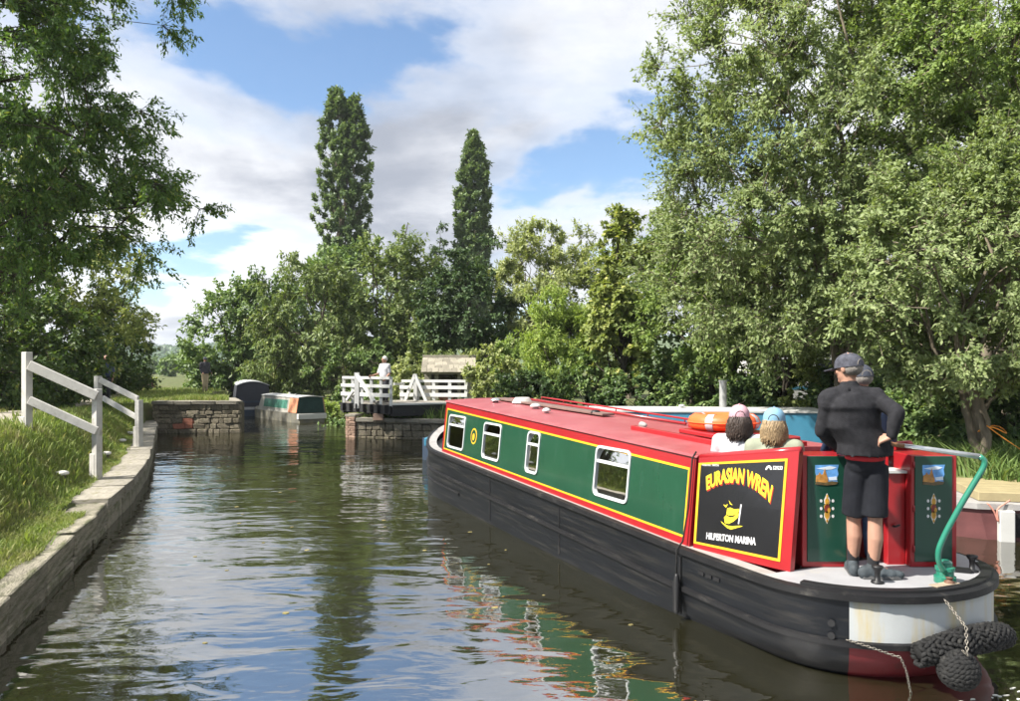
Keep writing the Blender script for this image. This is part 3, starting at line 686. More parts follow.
hd = [(-25, 21.0, 2.0, 2.4, 2.6, 'dense dark hedge shrub beside the towpath at the left edge'), (38, 24.0, 1.9, 1.8, 2.3, 'dark hedge shrub behind the tall white post'),
      (86, 33.5, 2.4, 1.9, 2.8, 'dark hedge shrub behind the person walking on the towpath'), (122, 37.0, 2.3, 1.3, 2.4, 'brownish shrub at the far end of the hedge'), (-10, 28, 4.0, 2.6, 3.6, 'tall hedge tree under the ash canopy')]
for k, (px, Y, zc, rx, rz, lb) in enumerate(hd):
    make_tree('hedge_shrub', lb, 'shrub', (X(px, Y), Y), [(0, 0, zc * .9, rx, 1.4, rz), (0, -.2, .8, rx * 1.05, 1.2, .9)], 95, 20000, (.15, .085), (lf_hedge, m_bark_d), .08, 3, .5, .6, .1, .2, 120 + k, 'hedge along the towpath', limb_n=3, twigs=8)
make_tree('round_bush', 'small rounded yellow-green bush in the meadow before the far hills', 'bush', (X(152, 47), 47), [(0, 0, 1.0, 1.05, 1.0, 1.2)], 40, 7000, (.18, .10), (lf_yel, m_bark_d), .05, 3, .6, .45, 0, .3, 131, limb_n=1)
make_tree('low_shrub', 'low purple-brown shrub beside the towpath bend', 'shrub', (X(138, 42), 42), [(0, 0, .35, .85, .5, .4)], 25, 2500, (.14, .09), (lf_plum, m_bark_d), .03, 3, .6, .3, 0, .3, 133, limb_n=1)
for k, (px, Y, rx, rz, lb) in enumerate([(172, 130, 1.9, 1.9, 'mid-distance round tree in the valley left of the standing figure'), (193, 170, 2.8, 2.6, 'mid-distance tree in the valley behind the standing figure'), (152, 190, 3.0, 2.2, 'mid-distance tree in the valley beyond the yellow-green bush')]):
    make_tree('valley_tree', lb, 'tree', (X(px, Y), Y), [(0, 0, rz * .9, rx, rx, rz)], 45, 4000, (.5, .3), (lf_mid, m_bark_d), .2, 1, .3, .8, 0, .2, 140 + k, 'trees in the valley below the hills', limb_n=6, twigs=6)

# ------------------------------------------------------------------ grass and weeds
def blades(n, sampler, hmin, hmax, w, rs, lean=.45, edge_fill=False):
    x, y = sampler(n); z = height(x, y)
    if edge_fill: z = np.where((z < .2) & (canal_dist(x, y)[0] > .02), .365, z)
    k = z > .2; x, y, z = x[k], y[k], z[k]; n = len(x)
    a = rs.uniform(0, 6.28, n); h = rs.uniform(hmin, hmax, n) * (1 + .35 * vnoise(x, y, 1.7, 41)); ww = w * rs.uniform(.6, 1.4, n)
    tx = np.cos(a); ty = np.sin(a); b = rs.uniform(0, 6.28, n); ln = h * lean * rs.uniform(.3, 1.5, n)
    lx = np.cos(b) * ln; ly = np.sin(b) * ln
    p0 = np.stack([x - tx * ww, y - ty * ww, z - .01], 1); p1 = np.stack([x + tx * ww, y + ty * ww, z - .01], 1)
    p2 = np.stack([x + lx * .35 + tx * ww * .8, y + ly * .35 + ty * ww * .8, z + h * .6], 1); p3 = np.stack([x + lx * .35 - tx * ww * .8, y + ly * .35 - ty * ww * .8, z + h * .6], 1)
    p4 = np.stack([x + lx, y + ly, z + h * .95], 1)
    V = np.stack([p0, p1, p2, p3, p4], 1).reshape(-1, 3); o = np.arange(n)[:, None] * 5
    return V, np.concatenate([o + [0, 1, 2], o + [0, 2, 3], o + [3, 2, 4]], 1).reshape(-1)
rs = np.random.RandomState(50)
lf_grass = leaf_mat('bank grass', (.075, .112, .028), (.160, .205, .055), (.28, .25, .12), .3, .6, .2)
gn = lf_grass.node_tree; g_tc = gn.nodes.new('ShaderNodeTexCoord'); g_no = gn.nodes.new('ShaderNodeTexNoise'); g_no.inputs['Scale'].default_value = 1.3; g_no.inputs['Detail'].default_value = 5
gn.links.new(g_tc.outputs['Object'], g_no.inputs[0]); g_cr = gn.nodes.new('ShaderNodeValToRGB'); g_cr.color_ramp.elements[0].position = .44; g_cr.color_ramp.elements[1].position = .66; gn.links.new(g_no.outputs[0], g_cr.inputs[0])
g_src = [l for l in gn.links if l.to_node.type == 'BSDF_PRINCIPLED' and l.to_socket.name == 'Base Color'][0].from_socket
g_mx = gn.nodes.new('ShaderNodeMixRGB'); gn.links.new(g_cr.outputs[0], g_mx.inputs[0]); gn.links.new(g_src, g_mx.inputs[1]); g_mx.inputs[2].default_value = (.25, .235, .095, 1)
gn.links.new(g_mx.outputs[0], [n for n in gn.nodes if n.type == 'BSDF_PRINCIPLED'][0].inputs['Base Color'])
def off_path(x, y): return np.min(np.hypot(x[:, None] - pq[None, ::3, 0], y[:, None] - pq[None, ::3, 1]), axis=1)
def near_bank(n):
    s_ = rs.uniform(0, 1, n) ** 1.0; sl = np.interp(2.0, eq[:, 1], elen) + s_ * (elen[-1] - np.interp(2.0, eq[:, 1], elen))
    base = np.stack([np.interp(sl, elen, eq[:, 0]), np.interp(sl, elen, eq[:, 1])], 1); nn = np.stack([np.interp(sl, elen, en[:, 0]), np.interp(sl, elen, en[:, 1])], 1)
    far = base[:, 1] > 9.7
    d0 = np.where(far, .46 + .06 * vnoise(base[:, 0], base[:, 1], 3.0, 6), .14 + .10 * vnoise(base[:, 0], base[:, 1], 2.6, 5))
    q = base + nn * (d0 + rs.uniform(0, 1, n) ** 1.15 * 1.75)[:, None]
    k = off_path(q[:, 0], q[:, 1]) > .80; return q[k, 0], q[k, 1]
V1, F1 = blades(165000, near_bank, .025, .085, .0045, rs, .8, edge_fill=True)
def beyond(n):
    Yk = rs.uniform(8, 48, n); Xk = -1 * (Yk * rs.uniform(.36, .80, n)); d_, i_ = canal_dist(Xk, Yk)
    j = np.argmin(np.hypot(Xk[:, None] - pq[None, ::4, 0], Yk[:, None] - pq[None, ::4, 1]), axis=1); dd = np.hypot(Xk - pq[::4][j, 0], Yk - pq[::4][j, 1])
    k = (d_ > .65) & (dd > .85 + .1 * vnoise(Xk, Yk, 2, 8)); return Xk[k], Yk[k]
V2, F2 = blades(60000, beyond, .07, .20, .011, rs)
def wall_top(n): return rs.uniform(-12.6, -9.5, n), rs.uniform(26.12, 30, n)
V3, F3 = blades(7000, wall_top, .10, .26, .011, rs)
def weeds(n):
    cx_, cy_ = near_bank(70); k = rs.randint(len(cx_), size=n); r0 = np.abs(rs.normal(size=n)) * .07; a0 = rs.uniform(0, 6.28, n)
    return cx_[k] + r0 * np.cos(a0), cy_[k] + r0 * np.sin(a0)
V5, F5 = blades(2400, weeds, .05, .17, .011, rs, .8, edge_fill=True)
V = np.concatenate([V1, V2, V3, V5]); Fc = np.concatenate([F1, F2 + len(V1), F3 + len(V1) + len(V2), F5 + len(V1) + len(V2) + len(V3)])
tag(link('grass', fast_mesh('grass', V, Fc, 3), lf_grass), 'rough green grass covering the towpath bank', 'grass', kind='stuff')
def right_bank(n):
    sel = rs.rand(n); Xk = np.where(sel < .5, rs.uniform(6.7, 10.5, n), rs.uniform(-5, 8.5, n)); Yk = np.where(sel < .5, rs.uniform(9.5, 17, n), rs.uniform(18.5, 27, n))
    d_, _ = canal_dist(Xk, Yk); k = (d_ > .3) & (d_ < 3); return Xk[k], Yk[k]
lf_sedge = leaf_mat('sedge and nettles', (.05, .09, .022), (.12, .17, .05), (.18, .20, .08), .3, .5, .3)
V4, F4 = blades(40000, right_bank, .16, .60, .014, rs, .6)
tag(link('sedge', fast_mesh('sedge', V4, F4, 3), lf_sedge), 'tall sedge and weeds along the shaded right bank', 'sedge', kind='stuff')
# ------------------------------------------------------------------ the red and green narrowboat
m_red = M('red boat enamel', (.30, .014, .018), .28, .08, 3, .05, 60, .5, coat=.25)
m_redroof = M('weathered red roof paint', (.28, .058, .066), .42, .10, 2.5, .1, 50, .5, col2=(.32, .095, .10), thr=(.45, .7), scale2=2.2)
m_green = M('green boat enamel', (.014, .062, .034), .16, .10, 2, .25, 1.6, .5, coat=.5, bdist=.02, col2=(.024, .075, .046), thr=(.52, .8), scale2=3, stretch2=(1, 2.5, .5))
m_dgreen = M('dark green door enamel', (.010, .052, .034), .25, .08, 3, 0, 1, .5, coat=.2)
m_yellow = M('yellow coach line', (.72, .40, .02), .35, .08, 5)
m_hull = M('black hull blacking', (.006, .007, .009), .38, .3, 4, .25, 14, .3, stretch=(1, .35, 2), col2=(.034, .032, .029), thr=(.50, .82), scale2=5, stretch2=(1, .22, 3.5))
m_strake = M('scuffed black rubbing strake', (.009, .009, .010), .5, .3, 6, .2, 30, .3, col2=(.07, .066, .06), thr=(.55, .78), scale2=7, stretch2=(1, .5, 1))
m_counter = M('chalky white counter paint', (.44, .46, .46), .45, .07, 3, .08, 30, .4, col2=(.46, .37, .17), thr=(.52, .74), scale2=2.6, stretch2=(2.0, 2.0, .30))
m_maroon = M('maroon underwater paint', (.20, .020, .026), .45, .2, 4, .1, 20, .4, col2=(.06, .03, .025), thr=(.58, .8), scale2=4)
m_gun = M('grey worn gunwale', (.30, .29, .28), .55, .15, 5, .1, 40, .4, col2=(.24, .22, .20), thr=(.5, .7), scale2=6)
m_deck = M('pale grey deck paint', (.30, .30, .31), .55, .10, 4, .15, 60, .4, col2=(.34, .33, .31), thr=(.55, .72), scale2=4)
m_blackp = M('black gloss paint', (.012, .012, .014), .22, .1, 5, 0, 1, .5, coat=.3)
m_blackm = M('matt black metal', (.010, .010, .011), .5, .2, 8, .1, 40, .4)
m_alu = M('white painted window frame', (.52, .54, .54), .35, .05, 8, 0, 1, .5)
m_white = M('white paint', (.50, .50, .48), .5, .06, 5, .05, 30, .4)
m_steel = M('brushed bright steel', (.62, .63, .62), .28, .08, 20, 0, 1, .5, metal=.9)
m_tillerg = M('green tiller paint', (.020, .17, .11), .22, .08, 4, 0, 1, .5, coat=.4)
m_inner = M('varnished cabin lining', (.20, .12, .06), .5, .2, 4, 0, 1, .3, stretch=(1, 1, 6))
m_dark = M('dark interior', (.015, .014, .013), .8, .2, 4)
m_curtain = M('pale curtain cloth', (.62, .60, .55), .9, .08, 10, .2, 40, .2)
m_glass = glass_mat('cabin window glass', (.42, .47, .46), .05)
m_skyblue = M('painted castle sky', (.12, .32, .66), .4, .3, 18); m_skywhite = M('painted clouds', (.65, .72, .80), .4, .1, 10)
m_castle = M('painted castle stone', (.42, .20, .05), .4, .5, 22); m_castled = M('painted foreground', (.10, .07, .03), .4, .5, 20)
m_ros1 = M('painted rose ochre', (.50, .27, .03), .4, .5, 25); m_ros2 = M('painted rose red', (.18, .03, .02), .4, .4, 25)
m_rope = M('black tarred rope', (.012, .012, .012), .8, .4, 20, .6, 90, .3, col2=(.05, .048, .044), thr=(.55, .75), scale2=14)
m_chain = M('galvanised chain', (.22, .20, .17), .4, .2, 20, 0, 1, .5, metal=.8)
m_orange = M('orange lifebuoy shell', (.85, .13, .03), .45, .1, 5, .1, 40, .4)
m_refl = M('silver reflective tape', (.45, .46, .48), .3, .1, 20)

NB_C = Vector((2.88, 6.2, 0)); NB_A = R(23.9)
nb = thing('narrowboat', 'long red and green narrowboat with EURASIAN WREN sign, steered away from us', 'narrowboat', NB_C, NB_A)
ca, sa = math.cos(NB_A), math.sin(NB_A)
def wl(x, y, z=None):
    """world -> boat local (x starboard, y forward)"""
    dx, dy = x - NB_C.x, y - NB_C.y; q = (dx * ca + dy * sa, -dx * sa + dy * ca)
    return Vector((*q, z)) if z is not None else q
def lw(p): return Vector((NB_C.x + p[0] * ca - p[1] * sa, NB_C.y + p[0] * sa + p[1] * ca, p[2]))
def zg(s):  # gunwale height
    z = .648 + .0225 * max(0, s - 1)
    return z + (.06 * max(0, s - 8.0) ** 2)
def zc(s): return .650 + .021 * (s - 1)
def zr(s): return 1.444 + .0313 * (s - .96)
ST = .90     # how far the rounded counter reaches aft
def half(s, W=1.03, s_bow=7.9, tip=10.1):
    if s < 0: return W * math.sqrt(max(0, 1 - (s / ST) ** 2))
    if s < s_bow: return W
    t = (s - s_bow) / (tip - s_bow); return W * max(0.0, 1 - t ** 2.1) ** .75
def outline(offset=0.0, n_st=26, W=1.03):
    """closed plan outline, starting at the bow tip going down the port (-x) side and round the stern"""
    pts = []
    bow = [10.1 - 2.2 * (k / 13) ** 1.6 for k in range(14)]
    side = [7.9 - 7.9 * k / 14 for k in range(1, 15)]
    left = [(-half(s), s) for s in bow + side]
    st = [(-W * math.cos(math.pi * k / n_st), -ST * math.sin(math.pi * k / n_st)) for k in range(1, n_st)]
    right = [(-x, y) for x, y in reversed(left)][:-1]
    pts = left + st + right
    if offset:
        out = []
        n = len(pts)
        for i, (x, y) in enumerate(pts):
            a = Vector(pts[i - 1]); b = Vector(pts[(i + 1) % n]); d = (b - a).normalized(); nn = Vector((-d.y, d.x))
            out.append((x - nn.x * offset, y - nn.y * offset))   # outwards for positive offset
        pts = out
    return pts
OUT0 = outline()
def band(m, name, off, z0f, z1f, sel=lambda i, x, y: True, thick=None, parent=None, smooth=True):
    """ring of faces round the hull between two heights; with thick: a raised rail of that thickness"""
    a = outline(off); n = len(a); mb = MB()
    if thick is None:
        vs = [(x, y, z0f(y)) for x, y in a] + [(x, y, z1f(y)) for x, y in a]
        fs = [(i, (i + 1) % n, n + (i + 1) % n, n + i) for i in range(n) if sel(i, *a[i]) and sel((i + 1) % n, *a[(i + 1) % n])]
        mb.add(vs, fs)
    else:
        b = outline(off - thick)
        vs = [(x, y, z0f(y)) for x, y in b] + [(x, y, z0f(y) + .012) for x, y in a] + [(x, y, z1f(y) - .012) for x, y in a] + [(x, y, z1f(y)) for x, y in b]
        fs = []
        for i in range(n):
            j = (i + 1) % n
            if sel(i, *a[i]) and sel(j, *a[j]):
                for k in range(3): fs.append((k * n + i, k * n + j, (k + 1) * n + j, (k + 1) * n + i))
        mb.add(vs, fs)
    return smooth_by_angle(mb.build(name, m, parent or nb), 50)
ang = lambda x, y: math.degrees(math.atan2(-y, -x))          # 0 port side, 90 dead astern
KC = (28 + 5, 28 + 25 - 4)          # outline indices between which the white counter runs
is_counter = lambda i, x, y: KC[0] <= i <= KC[1]
not_counter = lambda i, x, y: i <= KC[0] or i >= KC[1]
band(m_hull, 'hull', 0, lambda s: .27, lambda s: zg(s), not_counter)
band(m_counter, 'counter', 0, lambda s: .27, lambda s: zg(s), is_counter)
def swim(m, name, sel):
    """lower hull below .27 m: vertical amidships, drawn inwards under the counter"""
    a = outline(0); n = len(a); deep = outline(-.62); mb = MB(); rows = [(.27, 0.0), (.18, .03), (.06, .16), (-.06, .40), (-.35, 1.0)]; vs = []
    for z, f in rows:
        for (x, y), (x2, y2) in zip(a, deep):
            k = f * (1 - float(sstep(-.4, 2.0, np.array(y)))); vs.append((x + (x2 - x) * k, y + (y2 - y) * k, z))
    fs = [(r * n + i, r * n + (i + 1) % n, (r + 1) * n + (i + 1) % n, (r + 1) * n + i) for r in range(len(rows) - 1) for i in range(n) if sel(i, *a[i]) and sel((i + 1) % n, *a[(i + 1) % n])]
    return smooth_by_angle(mb.add(vs, fs).build(name, m, nb), 50)
swim(m_maroon, 'counter_base', is_counter); swim(m_hull, 'lower_hull', not_counter)
band(m_strake, 'rubbing_strake', .035, lambda s: zg(s) - .065, lambda s: zg(s) + .010, lambda i, x, y: y < 9.9, .05)
band(m_strake, 'rubbing_strake', .028, lambda s: zg(s) - .395, lambda s: zg(s) - .335, lambda i, x, y: y < 9.8, .04)
band(m_strake, 'rubbing_strake', .025, lambda s: zg(s) - .57, lambda s: zg(s) - .52, lambda i, x, y: 6.3 < y < 9.8, .035)
# vertical scuppers and welds on the hull side
mb = MB()
for s in (1.02, 3.35, 5.5): mb.box(-1.036, -1.02, s - .012, s + .012, .05, zg(s) - .09)
mb.build('weld_seam', m_strake, nb)
mb = MB()
for s in (.72, .62, .52): mb.box(-1.040, -1.028, s - .035, s + .035, .47, .50)
mb.build('scupper', m_blackm, nb)
o = MB(); o.lathe((-.855, -.515, .33), [(.0, -.01), (.022, -.01), (.026, .012), (.0, .012)], 12, axis=(-.8, -.6, 0)); o.lathe((-.855, -.515, .42), [(.0, -.01), (.022, -.01), (.026, .012), (.0, .012)], 12, axis=(-.8, -.6, 0)); o.build('drain_outlet', m_blackm, nb)

# gunwale top (grey), stern deck and bow deck
ga = outline(0.0); gb = outline(-.16); n = len(ga); mb = MB()
mb.add([(x, y, zg(y) + .004) for x, y in ga] + [(x, y, zg(y) + .004) for x, y in gb], [(i, (i + 1) % n, n + (i + 1) % n, n + i) for i in range(n) if ga[i][1] > -.02])
mb.build('gunwale', m_gun, nb)
dk = [(x, y) for x, y in outline(-.02) if y < .02]
MB().prism(dk, lambda u, v, h: (u, v, h), .60, .655).build('stern_deck', m_deck, nb)
# raised black rim round the stern deck, broken by a gap at the port quarter
ra = outline(-.012); rb = outline(-.085)
mb = MB()
vs = []; fs = []
for pts, z in ((ra, .656), (ra, .676), (rb, .676), (rb, .656)): vs += [(x, y, z) for x, y in pts]
for i in range(n):
    j = (i + 1) % n
    if ra[i][1] < .0 and 16 < ang(*ra[i]) < 150 and 16 < ang(*ra[j]) < 150:
        for k in range(3): fs.append((k * n + i, k * n + j, (k + 1) * n + j, (k + 1) * n + i))
mb.add(vs, fs).build('deck_rim', m_blackm, nb)
bd = [(x, y) for x, y in outline(-.03) if y > 7.9]
MB().prism(bd, lambda u, v, h: (u, v, zg(v) - .25 + h), 0, .03).build('bow_deck', m_deck, nb)
MB().tube([(0, 10.12, -.3), (0, 10.14, .5), (0, 10.12, zg(10.0) + .10)], .03, 8).build('stem_post', m_strake, nb, smooth=True)

# cabin: sides with window openings, u=(s), height z, plane leaning inwards
def xs(z): return .97 - .10 * (z - .65)
S0, S1 = .97, 7.87
WIN = [(2.02, 2.69, .868, 1.388), (4.12, 4.47, .895, 1.41), (5.38, 6.02, .915, 1.425), (6.85, 7.61, .925, 1.452)]
def side_panel(side, name, m, zlo, zhi, a, b, hole=True, proud=0.0, th=.03):
    """solid strip of the cabin side between heights zlo(s), zhi(s) from s=a to b, with window openings"""
    mb = MB(); cuts = [a]
    for w in WIN:
        for e in (w[0], w[1]):
            if a < e < b: cuts.append(e)
    cuts.append(b)
    def blk(s0, s1, f0, f1):
        n_ = max(1, int((s1 - s0) / .5)); 
        for k in range(n_):
            q0 = s0 + (s1 - s0) * k / n_; q1 = s0 + (s1 - s0) * (k + 1) / n_; vs = []
            for d_ in (proud, proud - th):
                for q, f in ((q0, f0), (q1, f0), (q1, f1), (q0, f1)):
                    z = f(q); vs.append((side * (xs(z) + d_), q, z))
            mb.add(vs, [(0, 1, 2, 3), (7, 6, 5, 4), (0, 4, 5, 1), (2, 6, 7, 3), (0, 3, 7, 4), (1, 5, 6, 2)])
    for s0, s1 in zip(cuts[:-1], cuts[1:]):
        w = next((w for w in WIN if hole and w[0] - .01 < (s0 + s1) / 2 < w[1] + .01), None)
        if w and w[3] > zlo(s0) and w[2] < zhi(s0):
            blk(s0, s1, zlo, lambda q, w=w: max(zlo(q), w[2])); blk(s0, s1, lambda q, w=w: min(zhi(q), w[3]), zhi)
        else: blk(s0, s1, zlo, zhi)
    bmn = mb.build(name, m, nb); return bmn
for sd in (-1, 1):
    side_panel(sd, 'cabin_side', m_green, lambda s: zc(s) + .085, lambda s: zr(s) - .122, S0 + .10, S1 - .10)
    side_panel(sd, 'cabin_band', m_red, lambda s: zc(s) - .0, lambda s: zc(s) + .066, S0, S1, False, .001)
    side_panel(sd, 'cabin_band', m_red, lambda s: zr(s) - .10, lambda s: zr(s) + .012, S0, S1, False, .001)
    side_panel(sd, 'coach_line', m_yellow, lambda s: zc(s) + .066, lambda s: zc(s) + .085, S0 + .08, S1 - .08, False, .002)
    side_panel(sd, 'coach_line', m_yellow, lambda s: zr(s) - .122, lambda s: zr(s) - .10, S0 + .08, S1 - .08, False, .002)
    for a_, b_ in ((S0, S0 + .08), (S1 - .08, S1)): side_panel(sd, 'cabin_band', m_red, lambda s: zc(s) + .066, lambda s: zr(s) - .10, a_, b_, False, .001)
    for a_, b_ in ((S0 + .08, S0 + .10), (S1 - .10, S1 - .08)): side_panel(sd, 'coach_line', m_yellow, lambda s: zc(s) + .085, lambda s: zr(s) - .122, a_, b_, False, .002)
# windows: rounded frame, hopper bar, panes, curtain
def rrect(u0, u1, v0, v1, r, k=4):
    pts = []
    for cx, cy, a0 in ((u1 - r, v1 - r, 0), (u0 + r, v1 - r, 90), (u0 + r, v0 + r, 180), (u1 - r, v0 + r, 270)):
        for i in range(k + 1): t = R(a0 + 90 * i / k); pts.append((cx + r * math.cos(t), cy + r * math.sin(t)))
    return pts
def window(side, w, nbars=1):
    s0, s1, z0, z1 = w; P = lambda s, z, h: (side * (xs(z) + h), s, z)
    e = .014; outer = rrect(s0 - e, s1 + e, z0 - e, z1 + e, .075); inner = rrect(s0 + .014, s1 - .014, z0 + .014, z1 - .014, .055); k = len(outer)
    vs = [P(u, v, h) for h in (-.02, .014) for u, v in outer] + [P(u, v, h) for h in (-.02, .014) for u, v in inner]; fs = []
    for i in range(k):
        j = (i + 1) % k; fs += [(i, j, k + j, k + i), (2 * k + i, 3 * k + i, 3 * k + j, 2 * k + j), (k + i, k + j, 3 * k + j, 3 * k + i), (i, 2 * k + i, 2 * k + j, j)]
    fr = MB().add(vs, fs).build('window_frame', m_alu, nb)
    zb = z0 + (z1 - z0) * .70
    mb = MB().add([P(u, v, h) for h in (-.012, .010) for u, v in ((s0 + .02, zb - .016), (s1 - .02, zb - .016), (s1 - .02, zb + .016), (s0 + .02, zb + .016))], [(0, 1, 2, 3), (7, 6, 5, 4), (0, 4, 5, 1), (1, 5, 6, 2), (2, 6, 7, 3), (3, 7, 4, 0)])
    mb.build('glazing_bar', m_alu, fr)
    for a_, b_, t_ in ((z0 + .02, zb - .02, 0.0), (zb + .02, z1 - .02, .02)):
        mb = MB().add([P(s0 + .018, a_, -.006), P(s1 - .018, a_, -.006), P(s1 - .018, b_, -.006 - t_), P(s0 + .018, b_, -.006 - t_)], [(0, 1, 2, 3)]); mb.build('pane', m_glass, fr)
    return fr, P
for sd in (-1, 1):
    for k, w in enumerate(WIN):
        fr, P = window(sd, w)
        if sd < 0:
            wd = w[1] - w[0]
            if k != 1:
                mb = MB()
                for c in range(5): mb.add([P(w[0] + .03 + .034 * c, w[2] + .02, -.07 - .012 * (c % 2)), P(w[0] + .03 + .034 * (c + 1), w[2] + .02, -.07 - .012 * ((c + 1) % 2)), P(w[0] + .03 + .034 * (c + 1), w[2] + .26, -.07 - .012 * ((c + 1) % 2)), P(w[0] + .03 + .034 * c, w[2] + .26, -.07 - .012 * (c % 2))], [(0, 1, 2, 3)])
                mb.build('curtain', m_curtain, fr)
            else:
                MB().add([P(w[0] + .01, w[2] + .01, -.05), P(w[1] - .01, w[2] + .01, -.05), P(w[1] - .01, w[2] + .36, -.05), P(w[0] + .01, w[2] + .36, -.05)], [(0, 1, 2, 3)]).build('blind', m_curtain, fr)
MB().box(-.93, .93, S0 + .05, S1 - .05, .12, .30).build('cabin_floor', m_inner, nb)
for a_, b_ in ((1.5, 3.4), (3.9, 5.15), (6.3, 7.75)): MB().box(.15, .18, a_, b_, .3, 1.45).build('added_view_block', m_inner, nb)  # walls added to block bright daylight seen through the far windows
for s in (3.4, 5.15): MB().box(-.2, .86, s, s + .03, .3, 1.45).build('added_view_block', m_inner, nb)  # cross walls added to close off the same see-through
MB().box(.35, .8, 2.1, 3.2, .3, .85).build('inner_bench', m_dark, nb)
# bulkheads, roof
def section(z): return xs(z)
def bulk(s, name, m, th=.03, door=False):
    prof = [(-xs(zc(s)), zc(s) - .3), (xs(zc(s)), zc(s) - .3), (xs(zr(s)), zr(s)), (.5, zr(s) + .035), (0, zr(s) + .04), (-.5, zr(s) + .035), (-xs(zr(s)), zr(s))]
    return MB().prism(prof, lambda u, v, h: (u, h, v), s, s + th).build(name, m, nb)
bulk(S1 - .03, 'front_bulkhead', m_red); bulk(S0 + .002, 'rear_bulkhead', m_red)
MB().box(-.30, .30, S0 - .03, S0 - .002, .48, 1.42).build('doorway_shade', m_dark, nb)  # near-black slab on the solid bulkhead, painted shade for the open doorway
ns = 15; prof = [(-1, 0), (-.98, .020), (-.8, .032), (-.5, .042), (-.2, .048), (.2, .048), (.5, .042), (.8, .032), (.98, .020), (1, 0)]
mb = MB(); vs = []; kk = len(prof)
for i in range(ns):
    s = S0 - .03 + (S1 + .06 - S0) * i / (ns - 1); w_ = xs(zr(s)) + .022
    vs += [(u * w_, s, zr(s) + .006 + v) for u, v in prof]
fs = [(i * kk + j, i * kk + j + 1, (i + 1) * kk + j + 1, (i + 1) * kk + j) for i in range(ns - 1) for j in range(kk - 1)]
fs += [tuple(range(kk)), tuple(reversed([(ns - 1) * kk + j for j in range(kk)]))]
fs += [(i * kk, (i + 1) * kk, (i + 1) * kk + kk - 1, i * kk + kk - 1) for i in range(ns - 1)]
smooth_by_angle(mb.add(vs, fs).build('roof', m_redroof, nb), 35)
def rz_(x, s): return zr(s) + .006 + .048 * (1 - (abs(x) / .95) ** 2.2)
for sd in (-1, 1):      # handrail along the roof edge
    mb = MB(); mb.tube([(sd * .84, s, zr(s) + .075) for s in np.linspace(2.6, 7.6, 12)], .014, 6)
    for s in np.linspace(2.6, 7.6, 7): mb.tube([(sd * .84, s, zr(s) + .03), (sd * .84, s, zr(s) + .075)], .009, 5)
    if sd > 0: mb.build('handrail', m_red, nb, smooth=True)
# sliding hatch and its runners
mb = MB(); mb.box(-.36, .36, .98, 1.95, 0, .05, lambda x, y, z: (x, y, rz_(.3, y) + .045 + z + .03 * (1 - (x / .36) ** 2)))
hatch = mb.build('sliding_hatch', m_red, nb, bevel=.01)
for sd in (-1, 1): MB().box(sd * .40 - .03, sd * .40 + .03, .97, 2.75, 0, .06, lambda x, y, z: (x, y, rz_(.4, y) - .01 + z)).build('hatch_runner', m_red, nb, bevel=.006)
# mushroom vents and small roof fittings
def mushroom(x, s, r, m):
    z = rz_(x, s) - .005; MB().lathe((x, s, z), [(r * .55, 0), (r * .5, .03), (r, .035), (r * 1.0, .05), (r * .7, .075), (r * .2, .085)], 14).build('mushroom_vent', m, nb, smooth=True)
mushroom(-.25, 5.6, .085, m_white); mushroom(-.35, 6.9, .09, m_steel); mushroom(.05, 4.35, .07, m_blackm); mushroom(-.42, 4.9, .06, m_white)
# head lamp / horn beside the hatch
mb = MB(); zz_ = rz_(-.3, 2.62)
mb.lathe((-.30, 2.68, zz_ + .055), [(.015, -.05), (.03, -.02), (.040, .03), (.040, .045), (.028, .045)], 14, axis=(0, 1, 0)); mb.box(-.33, -.27, 2.64, 2.70, zz_ - .01, zz_ + .02)
mb  .build('horn', m_gun, nb, smooth=True)
# pole, plank and boathook lying along the roof front
MB().beam((.10, 4.1, rz_(.1, 4.1) + .035), (-.10, 7.3, rz_(-.1, 7.3) + .035), .20, .03)  .build('gang_plank', M('weathered plank', (.16, .10, .085), .7, .25, 6, .2, 30), nb, bevel=.004)
MB().tube([(.45, 2.9, rz_(.45, 2.9) + .03), (.38, 7.2, rz_(.38, 7.2) + .03)], .018, 8).build('boat_pole', m_red, nb, smooth=True)
mb = MB()
for k in range(5):
    mb.tube([(-.05 + (.16 - .012 * k) * math.cos(t), 6.5 + (.16 - .012 * k) * math.sin(t), rz_(.1, 6.5) + .02 + .018 * k) for t in np.linspace(0, 6.28, 22)], .012, 5)
tag(mb.build('rope_coil', m_curtain, None, smooth=True), 'coil of pale mooring rope on the front of the red roof', 'rope'); rc = bpy.data.objects['rope_coil']; rc.matrix_world = Matrix.Translation(NB_C) @ Matrix.Rotation(NB_A, 4, 'Z')

# oval badge between the two forward windows
P = lambda s, z, h: (-(xs(z) + h), s, z)
mb = MB()
def ell(cs, cz, a, b, h0, h1, m, name, par=None, k=20):
    return MB().prism([(cs + a * math.cos(6.2832 * i / k), cz + b * math.sin(6.2832 * i / k)) for i in range(k)], lambda u, v, h: P(u, v, h), h0, h1).build(name, m, par or nb)
bg = ell(6.43, 1.185, .125, .125, -.01, .003, m_yellow, 'badge')
ell(6.43, 1.185, .10, .10, .003, .005, m_green, 'badge_field', bg); ell(6.43, 1.175, .045, .055, .005, .007, m_yellow, 'badge_emblem', bg)
